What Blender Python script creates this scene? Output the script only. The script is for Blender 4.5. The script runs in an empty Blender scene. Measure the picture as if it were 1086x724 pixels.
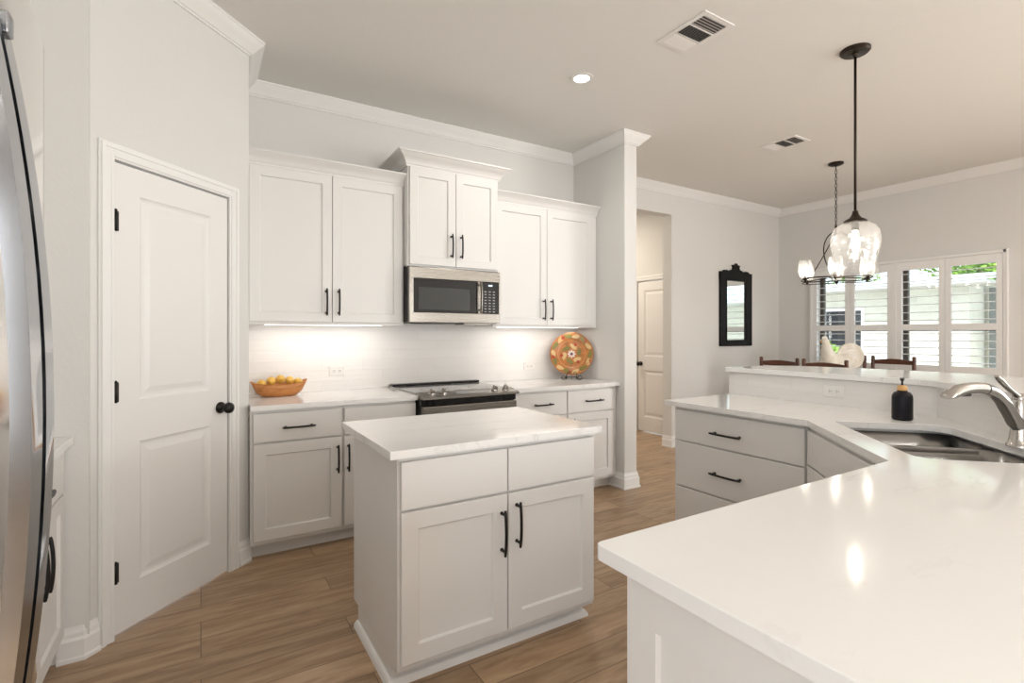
import bpy, bmesh, math, random
from mathutils import Vector, Matrix
random.seed(7)
C = bpy.context.scene.collection
PI = math.pi; rad = math.radians

# ------------------------------------------------------------ camera
cam_d = bpy.data.cameras.new('camera'); cam = bpy.data.objects.new('camera', cam_d); C.objects.link(cam)
cam.location = (0, 0, 1.33); cam.rotation_euler = (rad(90), 0, rad(-31.47))
cam_d.sensor_width = 36; cam_d.lens = 539.0 / 1086 * 36
cam_d.shift_y = -7.8 / 1086; cam_d.clip_start = 0.02; cam_d.clip_end = 300
bpy.context.scene.camera = cam
# ------------------------------------------------------------ view
vs = bpy.context.scene.view_settings
vs.view_transform = 'Standard'; vs.look = 'None'; vs.gamma = 1; vs.use_curve_mapping = False
vs.exposure = 0.13
# ------------------------------------------------------------ world, sun, daylight
SKY = 2.2; SUN = 4.8; CAN = 6.5; DAY = 66; UNDER = 0.85; DAYC = (0.985, 0.98, 0.965)
w = bpy.data.worlds.new('sky'); bpy.context.scene.world = w; w.use_nodes = True
nt = w.node_tree; nt.nodes.clear()
o_ = nt.nodes.new('ShaderNodeOutputWorld'); b_ = nt.nodes.new('ShaderNodeBackground')
b_.inputs[0].default_value = (0.80, 0.89, 1.0, 1); b_.inputs[1].default_value = SKY
nt.links.new(b_.outputs[0], o_.inputs[0])
sl = bpy.data.lights.new('sun', 'SUN'); sl.energy = SUN; sl.angle = rad(0.6); sl.color = (1, 0.96, 0.9)
so = bpy.data.objects.new('sun', sl); C.objects.link(so); so.rotation_euler = (0, rad(-38), rad(12)); so.location = (-10, 0, 20)

def area(name, loc, rot, sx, sy, power, col=(1, 1, 1), spread=None, disk=False):
    l = bpy.data.lights.new(name, 'AREA'); l.shape = 'DISK' if disk else 'RECTANGLE'; l.size = sx
    if not disk: l.size_y = sy
    l.energy = power; l.color = col
    if spread: l.spread = rad(spread)
    o = bpy.data.objects.new(name, l); C.objects.link(o); o.location = loc; o.rotation_euler = rot
    return o
# daylight lamps put in as soft fill at unseen openings around the camera
area('daylight_fill', (1.80, -4.62, 1.5), (rad(98), 0, 0), 1.2, 2.1, DAY, DAYC)
area('daylight_fill', (3.15, -4.62, 1.5), (rad(98), 0, 0), 1.1, 2.1, DAY, DAYC)
area('daylight_fill', (7.25, -1.6, 1.5), (0, rad(98), 0), 2.0, 1.8, DAY*2.2, DAYC)
area('daylight_fill', (7.25, -3.6, 1.5), (0, rad(98), 0), 2.0, 1.2, DAY*1.2, DAYC)
area('daylight_fill', (-1.30, -1.15, 1.5), (0, rad(-95), 0), 2.0, .9, DAY*.55, (.86, .93, 1.0))

# ------------------------------------------------------------ materials
def mat(name, col, rough=0.5, metal=0.0, spec=0.5, **k):
    m = bpy.data.materials.new(name); m.use_nodes = True
    p = m.node_tree.nodes['Principled BSDF']
    p.inputs['Base Color'].default_value = (*col, 1); p.inputs['Roughness'].default_value = rough
    p.inputs['Metallic'].default_value = metal; p.inputs['Specular IOR Level'].default_value = spec
    for kk, v in k.items(): p.inputs[kk].default_value = v
    return m
def N(m, t, **k):
    n = m.node_tree.nodes.new(t)
    for kk, v in k.items():
        if kk.startswith('_'): setattr(n, kk[1:], v)
        else: n.inputs[kk].default_value = v
    return n
def L(m, a, b): m.node_tree.links.new(a, b)
def coords(m, scale=(1, 1, 1), rot=(0, 0, 0)):
    t = N(m, 'ShaderNodeTexCoord'); mp = N(m, 'ShaderNodeMapping'); mp.inputs['Scale'].default_value = scale
    mp.inputs['Rotation'].default_value = rot
    L(m, t.outputs['Object'], mp.inputs[0]); return mp.outputs[0]
def ramp(m, fac, stops):
    r = N(m, 'ShaderNodeValToRGB'); L(m, fac, r.inputs[0]); e = r.color_ramp.elements
    while len(e) < len(stops): e.new(0.5)
    for i, (p, c) in enumerate(stops): e[i].position = p; e[i].color = (*c, 1)
    return r.outputs[0]
def bump(m, h, strength, dist=0.002):
    b = N(m, 'ShaderNodeBump', Strength=strength, Distance=dist); L(m, h, b.inputs['Height'])
    L(m, b.outputs[0], m.node_tree.nodes['Principled BSDF'].inputs['Normal'])
def P(m): return m.node_tree.nodes['Principled BSDF']

def plaster(name, col, s=70, st=.25):
    m = mat(name, col, 0.75, spec=.25); n = N(m, 'ShaderNodeTexNoise', Scale=s, Detail=3.0)
    L(m, coords(m), n.inputs['Vector']); bump(m, n.outputs[0], st, .003); return m
M = {}
M['wall'] = plaster('wall_paint', (0.735, 0.722, 0.695))
M['ceiling'] = plaster('ceiling_paint', (0.80, 0.785, 0.75), 90, .35)
M['trim'] = mat('trim_paint', (0.86, 0.85, 0.83), 0.38)
M['door'] = mat('door_paint', (0.84, 0.825, 0.80), 0.42)
M['cab'] = mat('cabinet_paint', (0.785, 0.768, 0.742), 0.42)
M['black'] = mat('matte_black_metal', (0.012, 0.011, 0.010), 0.38, 0.4)
M['bronze'] = mat('dark_bronze', (0.035, 0.025, 0.018), 0.4, 0.7)
M['blackframe'] = mat('black_wood', (0.006, 0.0055, 0.006), 0.5, spec=.2)
M['plastic'] = mat('white_plastic', (0.82, 0.80, 0.77), 0.35)
M['dark'] = mat('dark_gap', (0.02, 0.02, 0.02), 0.6)
M['gasket'] = mat('grey_gasket', (0.10, 0.10, 0.10), 0.6)
M['chrome'] = mat('brushed_nickel', (0.50, 0.48, 0.455), 0.24, 1.0)
M['sinksteel'] = mat('sink_steel', (0.27, 0.265, 0.255), 0.26, 1.0)
M['glassblack'] = mat('black_glass', (0.008, 0.008, 0.009), 0.04, 0, .45)
M['glasscook'] = mat('cooktop_glass', (0.30, 0.30, 0.30), 0.08, 0.0, 1.0)
M['mirror'] = mat('mirror_glass', (0.85, 0.88, 0.87), 0.01, 1.0)
M['bamboo'] = mat('bamboo', (0.68, 0.38, 0.14), 0.45)
M['bottle'] = mat('matte_black_glass', (0.008, 0.007, 0.011), 0.42, spec=.25)
M['lemon'] = mat('lemon_skin', (0.83, 0.52, 0.10), 0.42)
M['walnut'] = None
# stainless, with streaks
def steel(name, col, rough, sc):
    m = mat(name, col, rough, 1.0); n = N(m, 'ShaderNodeTexNoise', Scale=1.0, Detail=2.0)
    L(m, coords(m, sc), n.inputs['Vector'])
    r = N(m, 'ShaderNodeMapRange'); r.inputs['To Min'].default_value = rough * .8; r.inputs['To Max'].default_value = rough * 1.25
    L(m, n.outputs[0], r.inputs[0]); L(m, r.outputs[0], P(m).inputs['Roughness']); return m
M['steel'] = steel('stainless_steel', (0.30, 0.28, 0.25), 0.27, (3, 3, 260))
M['fridge'] = steel('fridge_steel', (0.78, 0.76, 0.74), 0.12, (200, 200, 2))
M['fridgehandle'] = steel('handle_steel', (0.34, 0.36, 0.39), 0.15, (200, 200, 2))
# quartz: white with faint grey veins
def quartz():
    m = mat('white_quartz', (0.86, 0.85, 0.83), 0.10, spec=.5)
    c = coords(m, (0.75, 2.0, 1), (0, 0, rad(-24)))
    n = N(m, 'ShaderNodeTexNoise', Scale=1.6, Detail=7.0, Roughness=.62, Distortion=.5); L(m, c, n.inputs['Vector'])
    n2 = N(m, 'ShaderNodeTexNoise', Scale=2.0, Detail=2.0); L(m, c, n2.inputs['Vector'])
    v = ramp(m, n.outputs[0], [(0.484, (0, 0, 0)), (0.498, (1, 1, 1)), (0.502, (1, 1, 1)), (0.516, (0, 0, 0))])
    k = ramp(m, n2.outputs[0], [(0.40, (0, 0, 0)), (0.62, (1, 1, 1))])
    mu = N(m, 'ShaderNodeMath', _operation='MULTIPLY'); L(m, v, mu.inputs[0]); L(m, k, mu.inputs[1])
    mu2 = N(m, 'ShaderNodeMath', _operation='MULTIPLY'); L(m, mu.outputs[0], mu2.inputs[0]); mu2.inputs[1].default_value = .38
    mx = N(m, 'ShaderNodeMix', _data_type='RGBA'); L(m, mu2.outputs[0], mx.inputs[0])
    mx.inputs[6].default_value = (0.86, 0.85, 0.83, 1); mx.inputs[7].default_value = (0.60, 0.59, 0.57, 1)
    L(m, mx.outputs[2], P(m).inputs['Base Color']); return m
M['quartz'] = quartz()
# glazed wall tile: long narrow rows with soft ripples. vec chosen so that u runs along the wall
def tile(name, rot):
    m = mat(name, (0.85, 0.82, 0.785), 0.22)
    t = N(m, 'ShaderNodeTexCoord'); s = N(m, 'ShaderNodeSeparateXYZ'); L(m, t.outputs['Object'], s.inputs[0])
    cb = N(m, 'ShaderNodeCombineXYZ')
    ad = N(m, 'ShaderNodeMath', _operation='ADD'); 
    mx_ = N(m, 'ShaderNodeMath', _operation='MULTIPLY'); mx_.inputs[1].default_value = rot[0]; L(m, s.outputs[0], mx_.inputs[0])
    my_ = N(m, 'ShaderNodeMath', _operation='MULTIPLY'); my_.inputs[1].default_value = rot[1]; L(m, s.outputs[1], my_.inputs[0])
    L(m, mx_.outputs[0], ad.inputs[0]); L(m, my_.outputs[0], ad.inputs[1])
    L(m, ad.outputs[0], cb.inputs[0]); L(m, s.outputs[2], cb.inputs[1])
    b = N(m, 'ShaderNodeTexBrick', Scale=1.0); b.offset = .5
    b.inputs['Color1'].default_value = (0.84, 0.815, 0.785, 1); b.inputs['Color2'].default_value = (0.81, 0.785, 0.755, 1)
    b.inputs['Mortar'].default_value = (0.79, 0.765, 0.735, 1); b.inputs['Mortar Size'].default_value = .0016
    b.inputs['Brick Width'].default_value = .30; b.inputs['Row Height'].default_value = .0755
    L(m, cb.outputs[0], b.inputs['Vector']); L(m, b.outputs[0], P(m).inputs['Base Color'])
    mp = N(m, 'ShaderNodeMapping'); mp.inputs['Scale'].default_value = (4, 55, 1); L(m, cb.outputs[0], mp.inputs[0])
    n = N(m, 'ShaderNodeTexNoise', Scale=1.0, Detail=2.0); L(m, mp.outputs[0], n.inputs['Vector'])
    a2 = N(m, 'ShaderNodeMath', _operation='SUBTRACT'); L(m, n.outputs[0], a2.inputs[0]); L(m, b.outputs['Fac'], a2.inputs[1])
    bump(m, a2.outputs[0], .45, .0025); return m
M['tile'] = tile('backsplash_tile', (1, 0)); M['tiley'] = tile('bar_tile', (0, 1)); M['tiled'] = tile('bar_tile_diagonal', (.7071, .7071))
# wood look floor, planks along x
def floor_mat():
    m = mat('wood_look_planks', (0.4, 0.26, 0.16), 0.33, spec=.4)
    c = coords(m)
    b = N(m, 'ShaderNodeTexBrick', Scale=1.0); b.offset = .37; b.offset_frequency = 3
    b.inputs['Color1'].default_value = (0, 0, 0, 1); b.inputs['Color2'].default_value = (1, 1, 1, 1); b.inputs['Mortar'].default_value = (.5, .5, .5, 1)
    b.inputs['Mortar Size'].default_value = .0022; b.inputs['Mortar Smooth'].default_value = .2
    b.inputs['Brick Width'].default_value = .92; b.inputs['Row Height'].default_value = .153
    L(m, c, b.inputs['Vector'])
    sc = N(m, 'ShaderNodeVectorMath', _operation='MULTIPLY'); L(m, b.outputs[0], sc.inputs[0]); sc.inputs[1].default_value = (7.3, 3.1, 5)
    av = N(m, 'ShaderNodeVectorMath', _operation='ADD'); L(m, c, av.inputs[0]); L(m, sc.outputs[0], av.inputs[1])
    mp = N(m, 'ShaderNodeMapping'); mp.inputs['Scale'].default_value = (1.2, 9, 1); L(m, av.outputs[0], mp.inputs[0])
    n = N(m, 'ShaderNodeTexNoise', Scale=2.2, Detail=8.0, Roughness=.62, Distortion=.8); L(m, mp.outputs[0], n.inputs['Vector'])
    g = ramp(m, n.outputs[0], [(0.25, (0.235, 0.148, 0.084)), (0.48, (0.415, 0.278, 0.168)), (0.75, (0.58, 0.420, 0.270))])
    hv = ramp(m, b.outputs[0], [(0.0, (0.86, 0.85, 0.84)), (1.0, (1.10, 1.08, 1.06))])
    mm = N(m, 'ShaderNodeMix', _data_type='RGBA', _blend_type='MULTIPLY'); mm.inputs[0].default_value = 1; L(m, g, mm.inputs[6]); L(m, hv, mm.inputs[7])
    gm = N(m, 'ShaderNodeMix', _data_type='RGBA'); L(m, b.outputs['Fac'], gm.inputs[0]); L(m, mm.outputs[2], gm.inputs[6]); gm.inputs[7].default_value = (0.17, 0.115, 0.075, 1)
    L(m, gm.outputs[2], P(m).inputs['Base Color'])
    s2 = N(m, 'ShaderNodeMath', _operation='SUBTRACT'); L(m, n.outputs[0], s2.inputs[0]); L(m, b.outputs['Fac'], s2.inputs[1]); bump(m, s2.outputs[0], .18, .002)
    return m
M['floor'] = floor_mat()
def wood(name, c1, c2, sc, rough=.4):
    m = mat(name, c1, rough); n = N(m, 'ShaderNodeTexNoise', Scale=1.0, Detail=6.0, Distortion=1.2); L(m, coords(m, sc), n.inputs['Vector'])
    L(m, ramp(m, n.outputs[0], [(0.3, c1), (0.7, c2)]), P(m).inputs['Base Color']); return m
M['bowl'] = wood('carved_wood', (0.42, 0.15, 0.035), (0.66, 0.29, 0.09), (6, 40, 40), .35)
M['walnut'] = wood('dark_stained_wood', (0.055, 0.018, 0.010), (0.12, 0.042, 0.022), (4, 20, 20), .35)
M['tablewood'] = wood('table_wood', (0.16, 0.07, 0.035), (0.26, 0.13, 0.07), (20, 3, 20), .3)
M['rush'] = wood('rush_seat', (0.42, 0.30, 0.15), (0.60, 0.46, 0.26), (60, 60, 10), .8)
# clear glass (thin): view independent dielectric sheet
def thin_glass(name, tint=(1, 1, 1), g=.10, bumps=0, rough=.02, white=0):
    m = bpy.data.materials.new(name); m.use_nodes = True; t = m.node_tree; t.nodes.clear()
    out = t.nodes.new('ShaderNodeOutputMaterial'); mix = t.nodes.new('ShaderNodeMixShader')
    tr = t.nodes.new('ShaderNodeBsdfTransparent'); tr.inputs[0].default_value = (*tint, 1)
    gl = t.nodes.new('ShaderNodeBsdfGlossy'); gl.inputs['Roughness'].default_value = rough
    lw = t.nodes.new('ShaderNodeLayerWeight'); lw.inputs[0].default_value = .35
    mr = t.nodes.new('ShaderNodeMapRange'); mr.inputs['To Min'].default_value = g * .5; mr.inputs['To Max'].default_value = min(1, g * 4)
    t.links.new(lw.outputs['Facing'], mr.inputs[0]); t.links.new(mr.outputs[0], mix.inputs[0])
    src = gl.outputs[0]
    t.links.new(tr.outputs[0], mix.inputs[1]); t.links.new(src, mix.inputs[2]); last = mix
    if white:
        df = t.nodes.new('ShaderNodeBsdfTranslucent'); df.inputs[0].default_value = (.95, .95, .95, 1)
        m2 = t.nodes.new('ShaderNodeMixShader'); m2.inputs[0].default_value = white
        t.links.new(mix.outputs[0], m2.inputs[1]); t.links.new(df.outputs[0], m2.inputs[2]); last = m2
    t.links.new(last.outputs[0], out.inputs[0])
    if bumps:
        tc = t.nodes.new('ShaderNodeTexCoord'); n = t.nodes.new('ShaderNodeTexNoise'); n.inputs['Scale'].default_value = bumps; n.inputs['Detail'].default_value = 2
        b = t.nodes.new('ShaderNodeBump'); b.inputs['Strength'].default_value = .7; b.inputs['Distance'].default_value = .01
        t.links.new(tc.outputs['Object'], n.inputs['Vector']); t.links.new(n.outputs[0], b.inputs['Height']); t.links.new(b.outputs[0], gl.inputs['Normal'])
        t.links.new(b.outputs[0], lw.inputs['Normal'])
    return m
M['pane'] = thin_glass('window_pane', (.97, .99, .98), .05)
M['seeded'] = thin_glass('seeded_glass', (.97, .98, .98), .18, 26, .06, .13)
M['seeded2'] = thin_glass('frosted_seeded_glass', (.97, .98, .98), .16, 40, .06, .25)
def emit(name, col, s):
    m = bpy.data.materials.new(name); m.use_nodes = True; t = m.node_tree; t.nodes.clear()
    o = t.nodes.new('ShaderNodeOutputMaterial'); e = t.nodes.new('ShaderNodeEmission'); e.inputs[0].default_value = (*col, 1); e.inputs[1].default_value = s
    t.links.new(e.outputs[0], o.inputs[0]); return m
M['bulb'] = emit('glowing_bulb', (1, .90, .76), 28)
M['led'] = emit('led_disc', (1, .93, .84), 16)
M['strip'] = emit('led_strip', (1, .93, .86), 5)
M['display'] = emit('display_digits', (.75, .9, 1), 1.5)
# exterior
def brickmat(name, c1, c2, mo, bw, rh, ax):
    m = mat(name, c1, .85); t = N(m, 'ShaderNodeTexCoord'); s = N(m, 'ShaderNodeSeparateXYZ'); L(m, t.outputs['Object'], s.inputs[0])
    cb = N(m, 'ShaderNodeCombineXYZ'); L(m, s.outputs[ax], cb.inputs[0]); L(m, s.outputs[2], cb.inputs[1])
    b = N(m, 'ShaderNodeTexBrick', Scale=1.0); L(m, cb.outputs[0], b.inputs['Vector'])
    b.inputs['Color1'].default_value = (*c1, 1); b.inputs['Color2'].default_value = (*c2, 1); b.inputs['Mortar'].default_value = (*mo, 1)
    b.inputs['Brick Width'].default_value = bw; b.inputs['Row Height'].default_value = rh; b.inputs['Mortar Size'].default_value = .012
    L(m, b.outputs[0], P(m).inputs['Base Color']); return m
M['stone'] = brickmat('pale_limestone', (0.66, 0.65, 0.56), (0.56, 0.55, 0.47), (0.62, 0.61, 0.54), .42, .19, 1)
M['roof'] = mat('pale_metal_roof', (0.62, 0.66, 0.68), .45, .2)
M['soffit'] = mat('soffit_paint', (0.50, 0.50, 0.48), .6)
M['postgrey'] = mat('grey_post_paint', (0.20, 0.21, 0.20), .6)
M['concrete'] = mat('patio_concrete', (0.62, 0.60, 0.56), .85)
M['lawn'] = mat('lawn_grass', (0.10, 0.20, 0.04), .9)
M['bronzealu'] = mat('bronze_window_frame', (0.075, 0.062, 0.05), .5)
M['bark'] = mat('tree_bark', (0.16, 0.12, 0.09), .9)
def leafmat():
    m = mat('leaves', (0.22, 0.40, 0.05), .6); n = N(m, 'ShaderNodeTexNoise', Scale=3.0, Detail=3.0); L(m, coords(m), n.inputs['Vector'])
    L(m, ramp(m, n.outputs[0], [(0.3, (0.10, 0.24, 0.03)), (0.7, (0.42, 0.62, 0.12))]), P(m).inputs['Base Color']); return m
M['leaf'] = leafmat()

# ------------------------------------------------------------ mesh helpers
class MB:
    def __init__(s): s.bm = bmesh.new(); s.mi = 0
    def _set(s, faces):
        for f in faces: f.material_index = s.mi
    def quad(s, pts):
        f = s.bm.faces.new([s.bm.verts.new(p) for p in pts]); f.material_index = s.mi; return f
    def box(s, x0, y0, z0, x1, y1, z1, bev=0.0, seg=2):
        if x1 < x0: x0, x1 = x1, x0
        if y1 < y0: y0, y1 = y1, y0
        if z1 < z0: z0, z1 = z1, z0
        v = [s.bm.verts.new(p) for p in ((x0,y0,z0),(x1,y0,z0),(x1,y1,z0),(x0,y1,z0),(x0,y0,z1),(x1,y0,z1),(x1,y1,z1),(x0,y1,z1))]
        fs = [s.bm.faces.new([v[i] for i in q]) for q in ((0,3,2,1),(4,5,6,7),(0,1,5,4),(1,2,6,5),(2,3,7,6),(3,0,4,7))]
        s._set(fs)
        if bev:
            es = list({e for f in fs for e in f.edges})
            r = bmesh.ops.bevel(s.bm, geom=es, offset=bev, segments=seg, profile=.5, affect='EDGES', clamp_overlap=True); s._set(r['faces'])
        return s
    def tube(s, pts, r, n=10, caps=True):
        pts = [Vector(p) for p in pts]; k = len(pts)
        rs = r if isinstance(r, (list, tuple)) else [r] * k
        up = Vector((0, 0, 1)); rings = []; prev = None
        for i, p in enumerate(pts):
            t = (pts[min(i+1, k-1)] - pts[max(i-1, 0)]).normalized()
            if prev is None:
                a = up if abs(t.dot(up)) < .95 else Vector((1, 0, 0)); nn = t.cross(a).normalized()
            else:
                nn = prev - t * prev.dot(t)
                nn = nn.normalized() if nn.length > 1e-6 else t.orthogonal().normalized()
            prev = nn; bb = t.cross(nn)
            rr = rs[i]; rx, ry = rr if isinstance(rr, (list, tuple)) else (rr, rr)
            rings.append([s.bm.verts.new(p + nn * math.cos(2*PI*j/n) * rx + bb * math.sin(2*PI*j/n) * ry) for j in range(n)])
        for a, b in zip(rings, rings[1:]):
            for j in range(n):
                f = s.bm.faces.new((a[j], a[(j+1) % n], b[(j+1) % n], b[j])); f.material_index = s.mi; f.smooth = True
        if caps:
            for q in (rings[0][::-1], rings[-1]): f = s.bm.faces.new(q); f.material_index = s.mi
        return s
    def lathe(s, prof, c=(0, 0, 0), n=32, axis='z'):
        c = Vector(c); rings = []
        for r, z in prof:
            if r < 1e-6: rings.append([s.bm.verts.new(c + s._ax(0, 0, z, axis))])
            else: rings.append([s.bm.verts.new(c + s._ax(r*math.cos(2*PI*j/n), r*math.sin(2*PI*j/n), z, axis)) for j in range(n)])
        for a, b in zip(rings, rings[1:]):
            for j in range(n):
                if len(a) == 1 and len(b) == 1: break
                if len(a) == 1: q = (a[0], b[(j+1) % n], b[j])
                elif len(b) == 1: q = (a[j], a[(j+1) % n], b[0])
                else: q = (a[j], a[(j+1) % n], b[(j+1) % n], b[j])
                f = s.bm.faces.new(q); f.material_index = s.mi; f.smooth = True
        return s
    @staticmethod
    def _ax(x, y, z, axis):
        return Vector((x, y, z)) if axis == 'z' else (Vector((x, z, y)) if axis == 'y' else Vector((z, x, y)))
    def prism(s, poly, z0, z1, holes=(), bev=0):
        """horizontal slab with polygon outline (x,y) and holes"""
        loops = [poly] + list(holes); edges = []; allv = []
        for lp in loops:
            vs_ = [s.bm.verts.new((x, y, z1)) for x, y in lp]; allv.append(vs_)
            for i in range(len(vs_)): edges.append(s.bm.edges.new((vs_[i], vs_[(i+1) % len(vs_)])))
        r = bmesh.ops.triangle_fill(s.bm, use_beauty=True, use_dissolve=True, edges=edges, normal=(0, 0, 1))
        top = [g for g in r['geom'] if isinstance(g, bmesh.types.BMFace)]
        s._set(top)
        e = bmesh.ops.extrude_face_region(s.bm, geom=top)
        nv = [g for g in e['geom'] if isinstance(g, bmesh.types.BMVert)]
        bmesh.ops.translate(s.bm, verts=nv, vec=(0, 0, z0 - z1))
        s._set([f for f in s.bm.faces if any(v in nv for v in f.verts)] if len(s.bm.faces) < 400 else [])
        bmesh.ops.recalc_face_normals(s.bm, faces=s.bm.faces)
        if bev:
            vset = {v for l_ in allv for v in l_}
            es = [x for x in s.bm.edges if x.verts[0] in vset and x.verts[1] in vset and len(x.link_faces) == 2 and abs(x.link_faces[0].normal.dot(x.link_faces[1].normal)) < .5]
            bmesh.ops.bevel(s.bm, geom=es, offset=bev, segments=2, profile=.5, affect='EDGES')
        return s
    def sweep(s, path, prof, closed=False):
        """profile (out, z) swept on an xy path; 'out' is to the right of travel; mitred."""
        n = len(path); rows = []
        for i in range(n):
            p = Vector(path[i])
            d0 = (Vector(path[i]) - Vector(path[i-1])).normalized() if (i > 0 or closed) else None
            d1 = (Vector(path[(i+1) % n]) - Vector(path[i])).normalized() if (i < n-1 or closed) else None
            if d0 is None: d0 = d1
            if d1 is None: d1 = d0
            n0 = Vector((d0.y, -d0.x)); n1 = Vector((d1.y, -d1.x)); m = n0 + n1
            m = m / max(1e-6, m.dot(n0)) if m.length > 1e-6 else n0
            rows.append([s.bm.verts.new((p.x + m.x*o, p.y + m.y*o, z)) for o, z in prof])
        k = len(prof)
        rng = range(n) if closed else range(n-1)
        for i in rng:
            a, b = rows[i], rows[(i+1) % n]
            for j in range(k):
                f = s.bm.faces.new((a[j], b[j], b[(j+1) % k], a[(j+1) % k])); f.material_index = s.mi
        if not closed:
            for q in (rows[0], rows[-1][::-1]):
                f = s.bm.faces.new(q); f.material_index = s.mi
        bmesh.ops.recalc_face_normals(s.bm, faces=s.bm.faces)
        return s
    def panel(s, x0, z0, w, h, t, panels, rings, y0=0.0, e=.0018):
        """vertical slab: back at y0, front at y0-t, front carries recessed cells. rings = [(inset, depth)...]"""
        bm = s.bm; yf = y0 - t
        def rect(xa, za, xb, zb, y): return [bm.verts.new(p) for p in ((xa, y, za), (xb, y, za), (xb, y, zb), (xa, y, zb))]
        def ring(a, b):
            for j in range(4):
                f = bm.faces.new((a[j], a[(j+1) % 4], b[(j+1) % 4], b[j])); f.material_index = s.mi
        x1, z1 = x0 + w, z0 + h
        back = rect(x0, z0, x1, z1, y0); mid = rect(x0, z0, x1, z1, yf + e)
        f = bm.faces.new(back[::-1]); f.material_index = s.mi; ring(back, mid)
        xs = sorted({x0 + e, x1 - e} | {p[0] for p in panels} | {p[2] for p in panels})
        zs = sorted({z0 + e, z1 - e} | {p[1] for p in panels} | {p[3] for p in panels})
        g = {(i, j): bm.verts.new((x, yf, z)) for i, x in enumerate(xs) for j, z in enumerate(zs)}
        nx, nz = len(xs), len(zs)
        for i in range(nx-1):
            for j in range(nz-1):
                cell = [g[i, j], g[i+1, j], g[i+1, j+1], g[i, j+1]]
                cx, cz = (xs[i]+xs[i+1])/2, (zs[j]+zs[j+1])/2
                hit = [p for p in panels if p[0] < cx < p[2] and p[1] < cz < p[3]]
                if hit:
                    p = hit[0]; prev = cell
                    for ins, dep in rings:
                        r = rect(p[0]+ins, p[1]+ins, p[2]-ins, p[3]-ins, yf + dep); ring(prev, r); prev = r
                    ff = bm.faces.new(prev)
                else: ff = bm.faces.new(cell)
                ff.material_index = s.mi
        # bevelled lip
        bot = [g[i, 0] for i in range(nx)]; topv = [g[i, nz-1] for i in range(nx)]
        lf = [g[0, j] for j in range(nz)]; rt = [g[nx-1, j] for j in range(nz)]
        for q in ([mid[0], mid[1]] + bot[::-1], [mid[2], mid[3]] + topv, [mid[1], mid[2]] + rt[::-1], [mid[3], mid[0]] + lf):
            f = bm.faces.new(q); f.material_index = s.mi
        bmesh.ops.recalc_face_normals(bm, faces=bm.faces)
        return s
    def ball(s, c, r, seg=16, rings=10, rot=None):
        rx, ry, rz = r if isinstance(r, (list, tuple)) else (r, r, r)
        mtx = Matrix.Translation(c) @ (rot.to_matrix().to_4x4() if rot else Matrix()) @ Matrix.Diagonal((rx, ry, rz, 1))
        rr = bmesh.ops.create_uvsphere(s.bm, u_segments=seg, v_segments=rings, radius=1, matrix=mtx)
        for f in {f for v in rr['verts'] for f in v.link_faces}: f.material_index = s.mi; f.smooth = True
        return s
    def build(s, name, m, parent=None, world=None):
        me = bpy.data.meshes.new(name)
        bmesh.ops.recalc_face_normals(s.bm, faces=s.bm.faces)
        s.bm.to_mesh(me); s.bm.free()
        for x in (m if isinstance(m, (list, tuple)) else [m]): me.materials.append(M[x] if isinstance(x, str) else x)
        o = bpy.data.objects.new(name, me); C.objects.link(o)
        if parent: o.parent = parent
        return o
def shade(o, ang=35):
    for p in o.data.polygons: p.use_smooth = True
    try: o.data.set_sharp_from_angle(angle=rad(ang))
    except Exception: pass
    return o
def wn(o):
    for p in o.data.polygons: p.use_smooth = True
    md = o.modifiers.new('normals', 'WEIGHTED_NORMAL'); md.weight = 100; md.keep_sharp = True
    return o
def tag(o, label=None, cat=None, group=None, kind=None):
    if label: o['label'] = label
    if cat: o['category'] = cat
    if group: o['group'] = group
    if kind: o['kind'] = kind
    return o
def thing(name, label, cat, loc=(0, 0, 0), rz=0, group=None):
    o = bpy.data.objects.new(name, None); C.objects.link(o); o.empty_display_size = .1
    o.location = loc; o.rotation_euler = (0, 0, rz); return tag(o, label, cat, group)
def struct(name, mb, m, label=None, parent=None):
    o = mb.build(name, m, parent)
    if not parent: tag(o, label, None, None, 'structure')
    return o
def dup(root, loc=None, rz=None, label=None):
    r = root.copy(); C.objects.link(r)
    if loc is not None: r.location = loc
    if rz is not None: r.rotation_euler = (0, 0, rz)
    if label: r['label'] = label
    for ch in list(root.children):
        c = ch.copy(); C.objects.link(c); c.parent = r
        for g in list(ch.children):
            d = g.copy(); C.objects.link(d); d.parent = c
    return r
def bez(p0, p1, p2, p3, n=12):
    p0, p1, p2, p3 = map(Vector, (p0, p1, p2, p3))
    return [((1-t)**3)*p0 + 3*((1-t)**2)*t*p1 + 3*(1-t)*t*t*p2 + t**3*p3 for t in [i/n for i in range(n+1)]]

# ============================================================ SETTING
CZ = 3.05
XL, XR, YR, YB, YM = -1.10, 6.89, -4.5, 3.91, 4.11       # left, window wall, rear, back wall, mirror wall
struct('floor', MB().box(-3, -6.0, -.12, 6.89+.15, 7.2, 0), 'floor', 'wood look plank floor running through kitchen, hall and dining area')
struct('ceiling', MB().box(-1.3, -4.7, CZ, 7.04, 7.2, CZ+.12), 'ceiling', 'smooth warm white flat ceiling')
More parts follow.
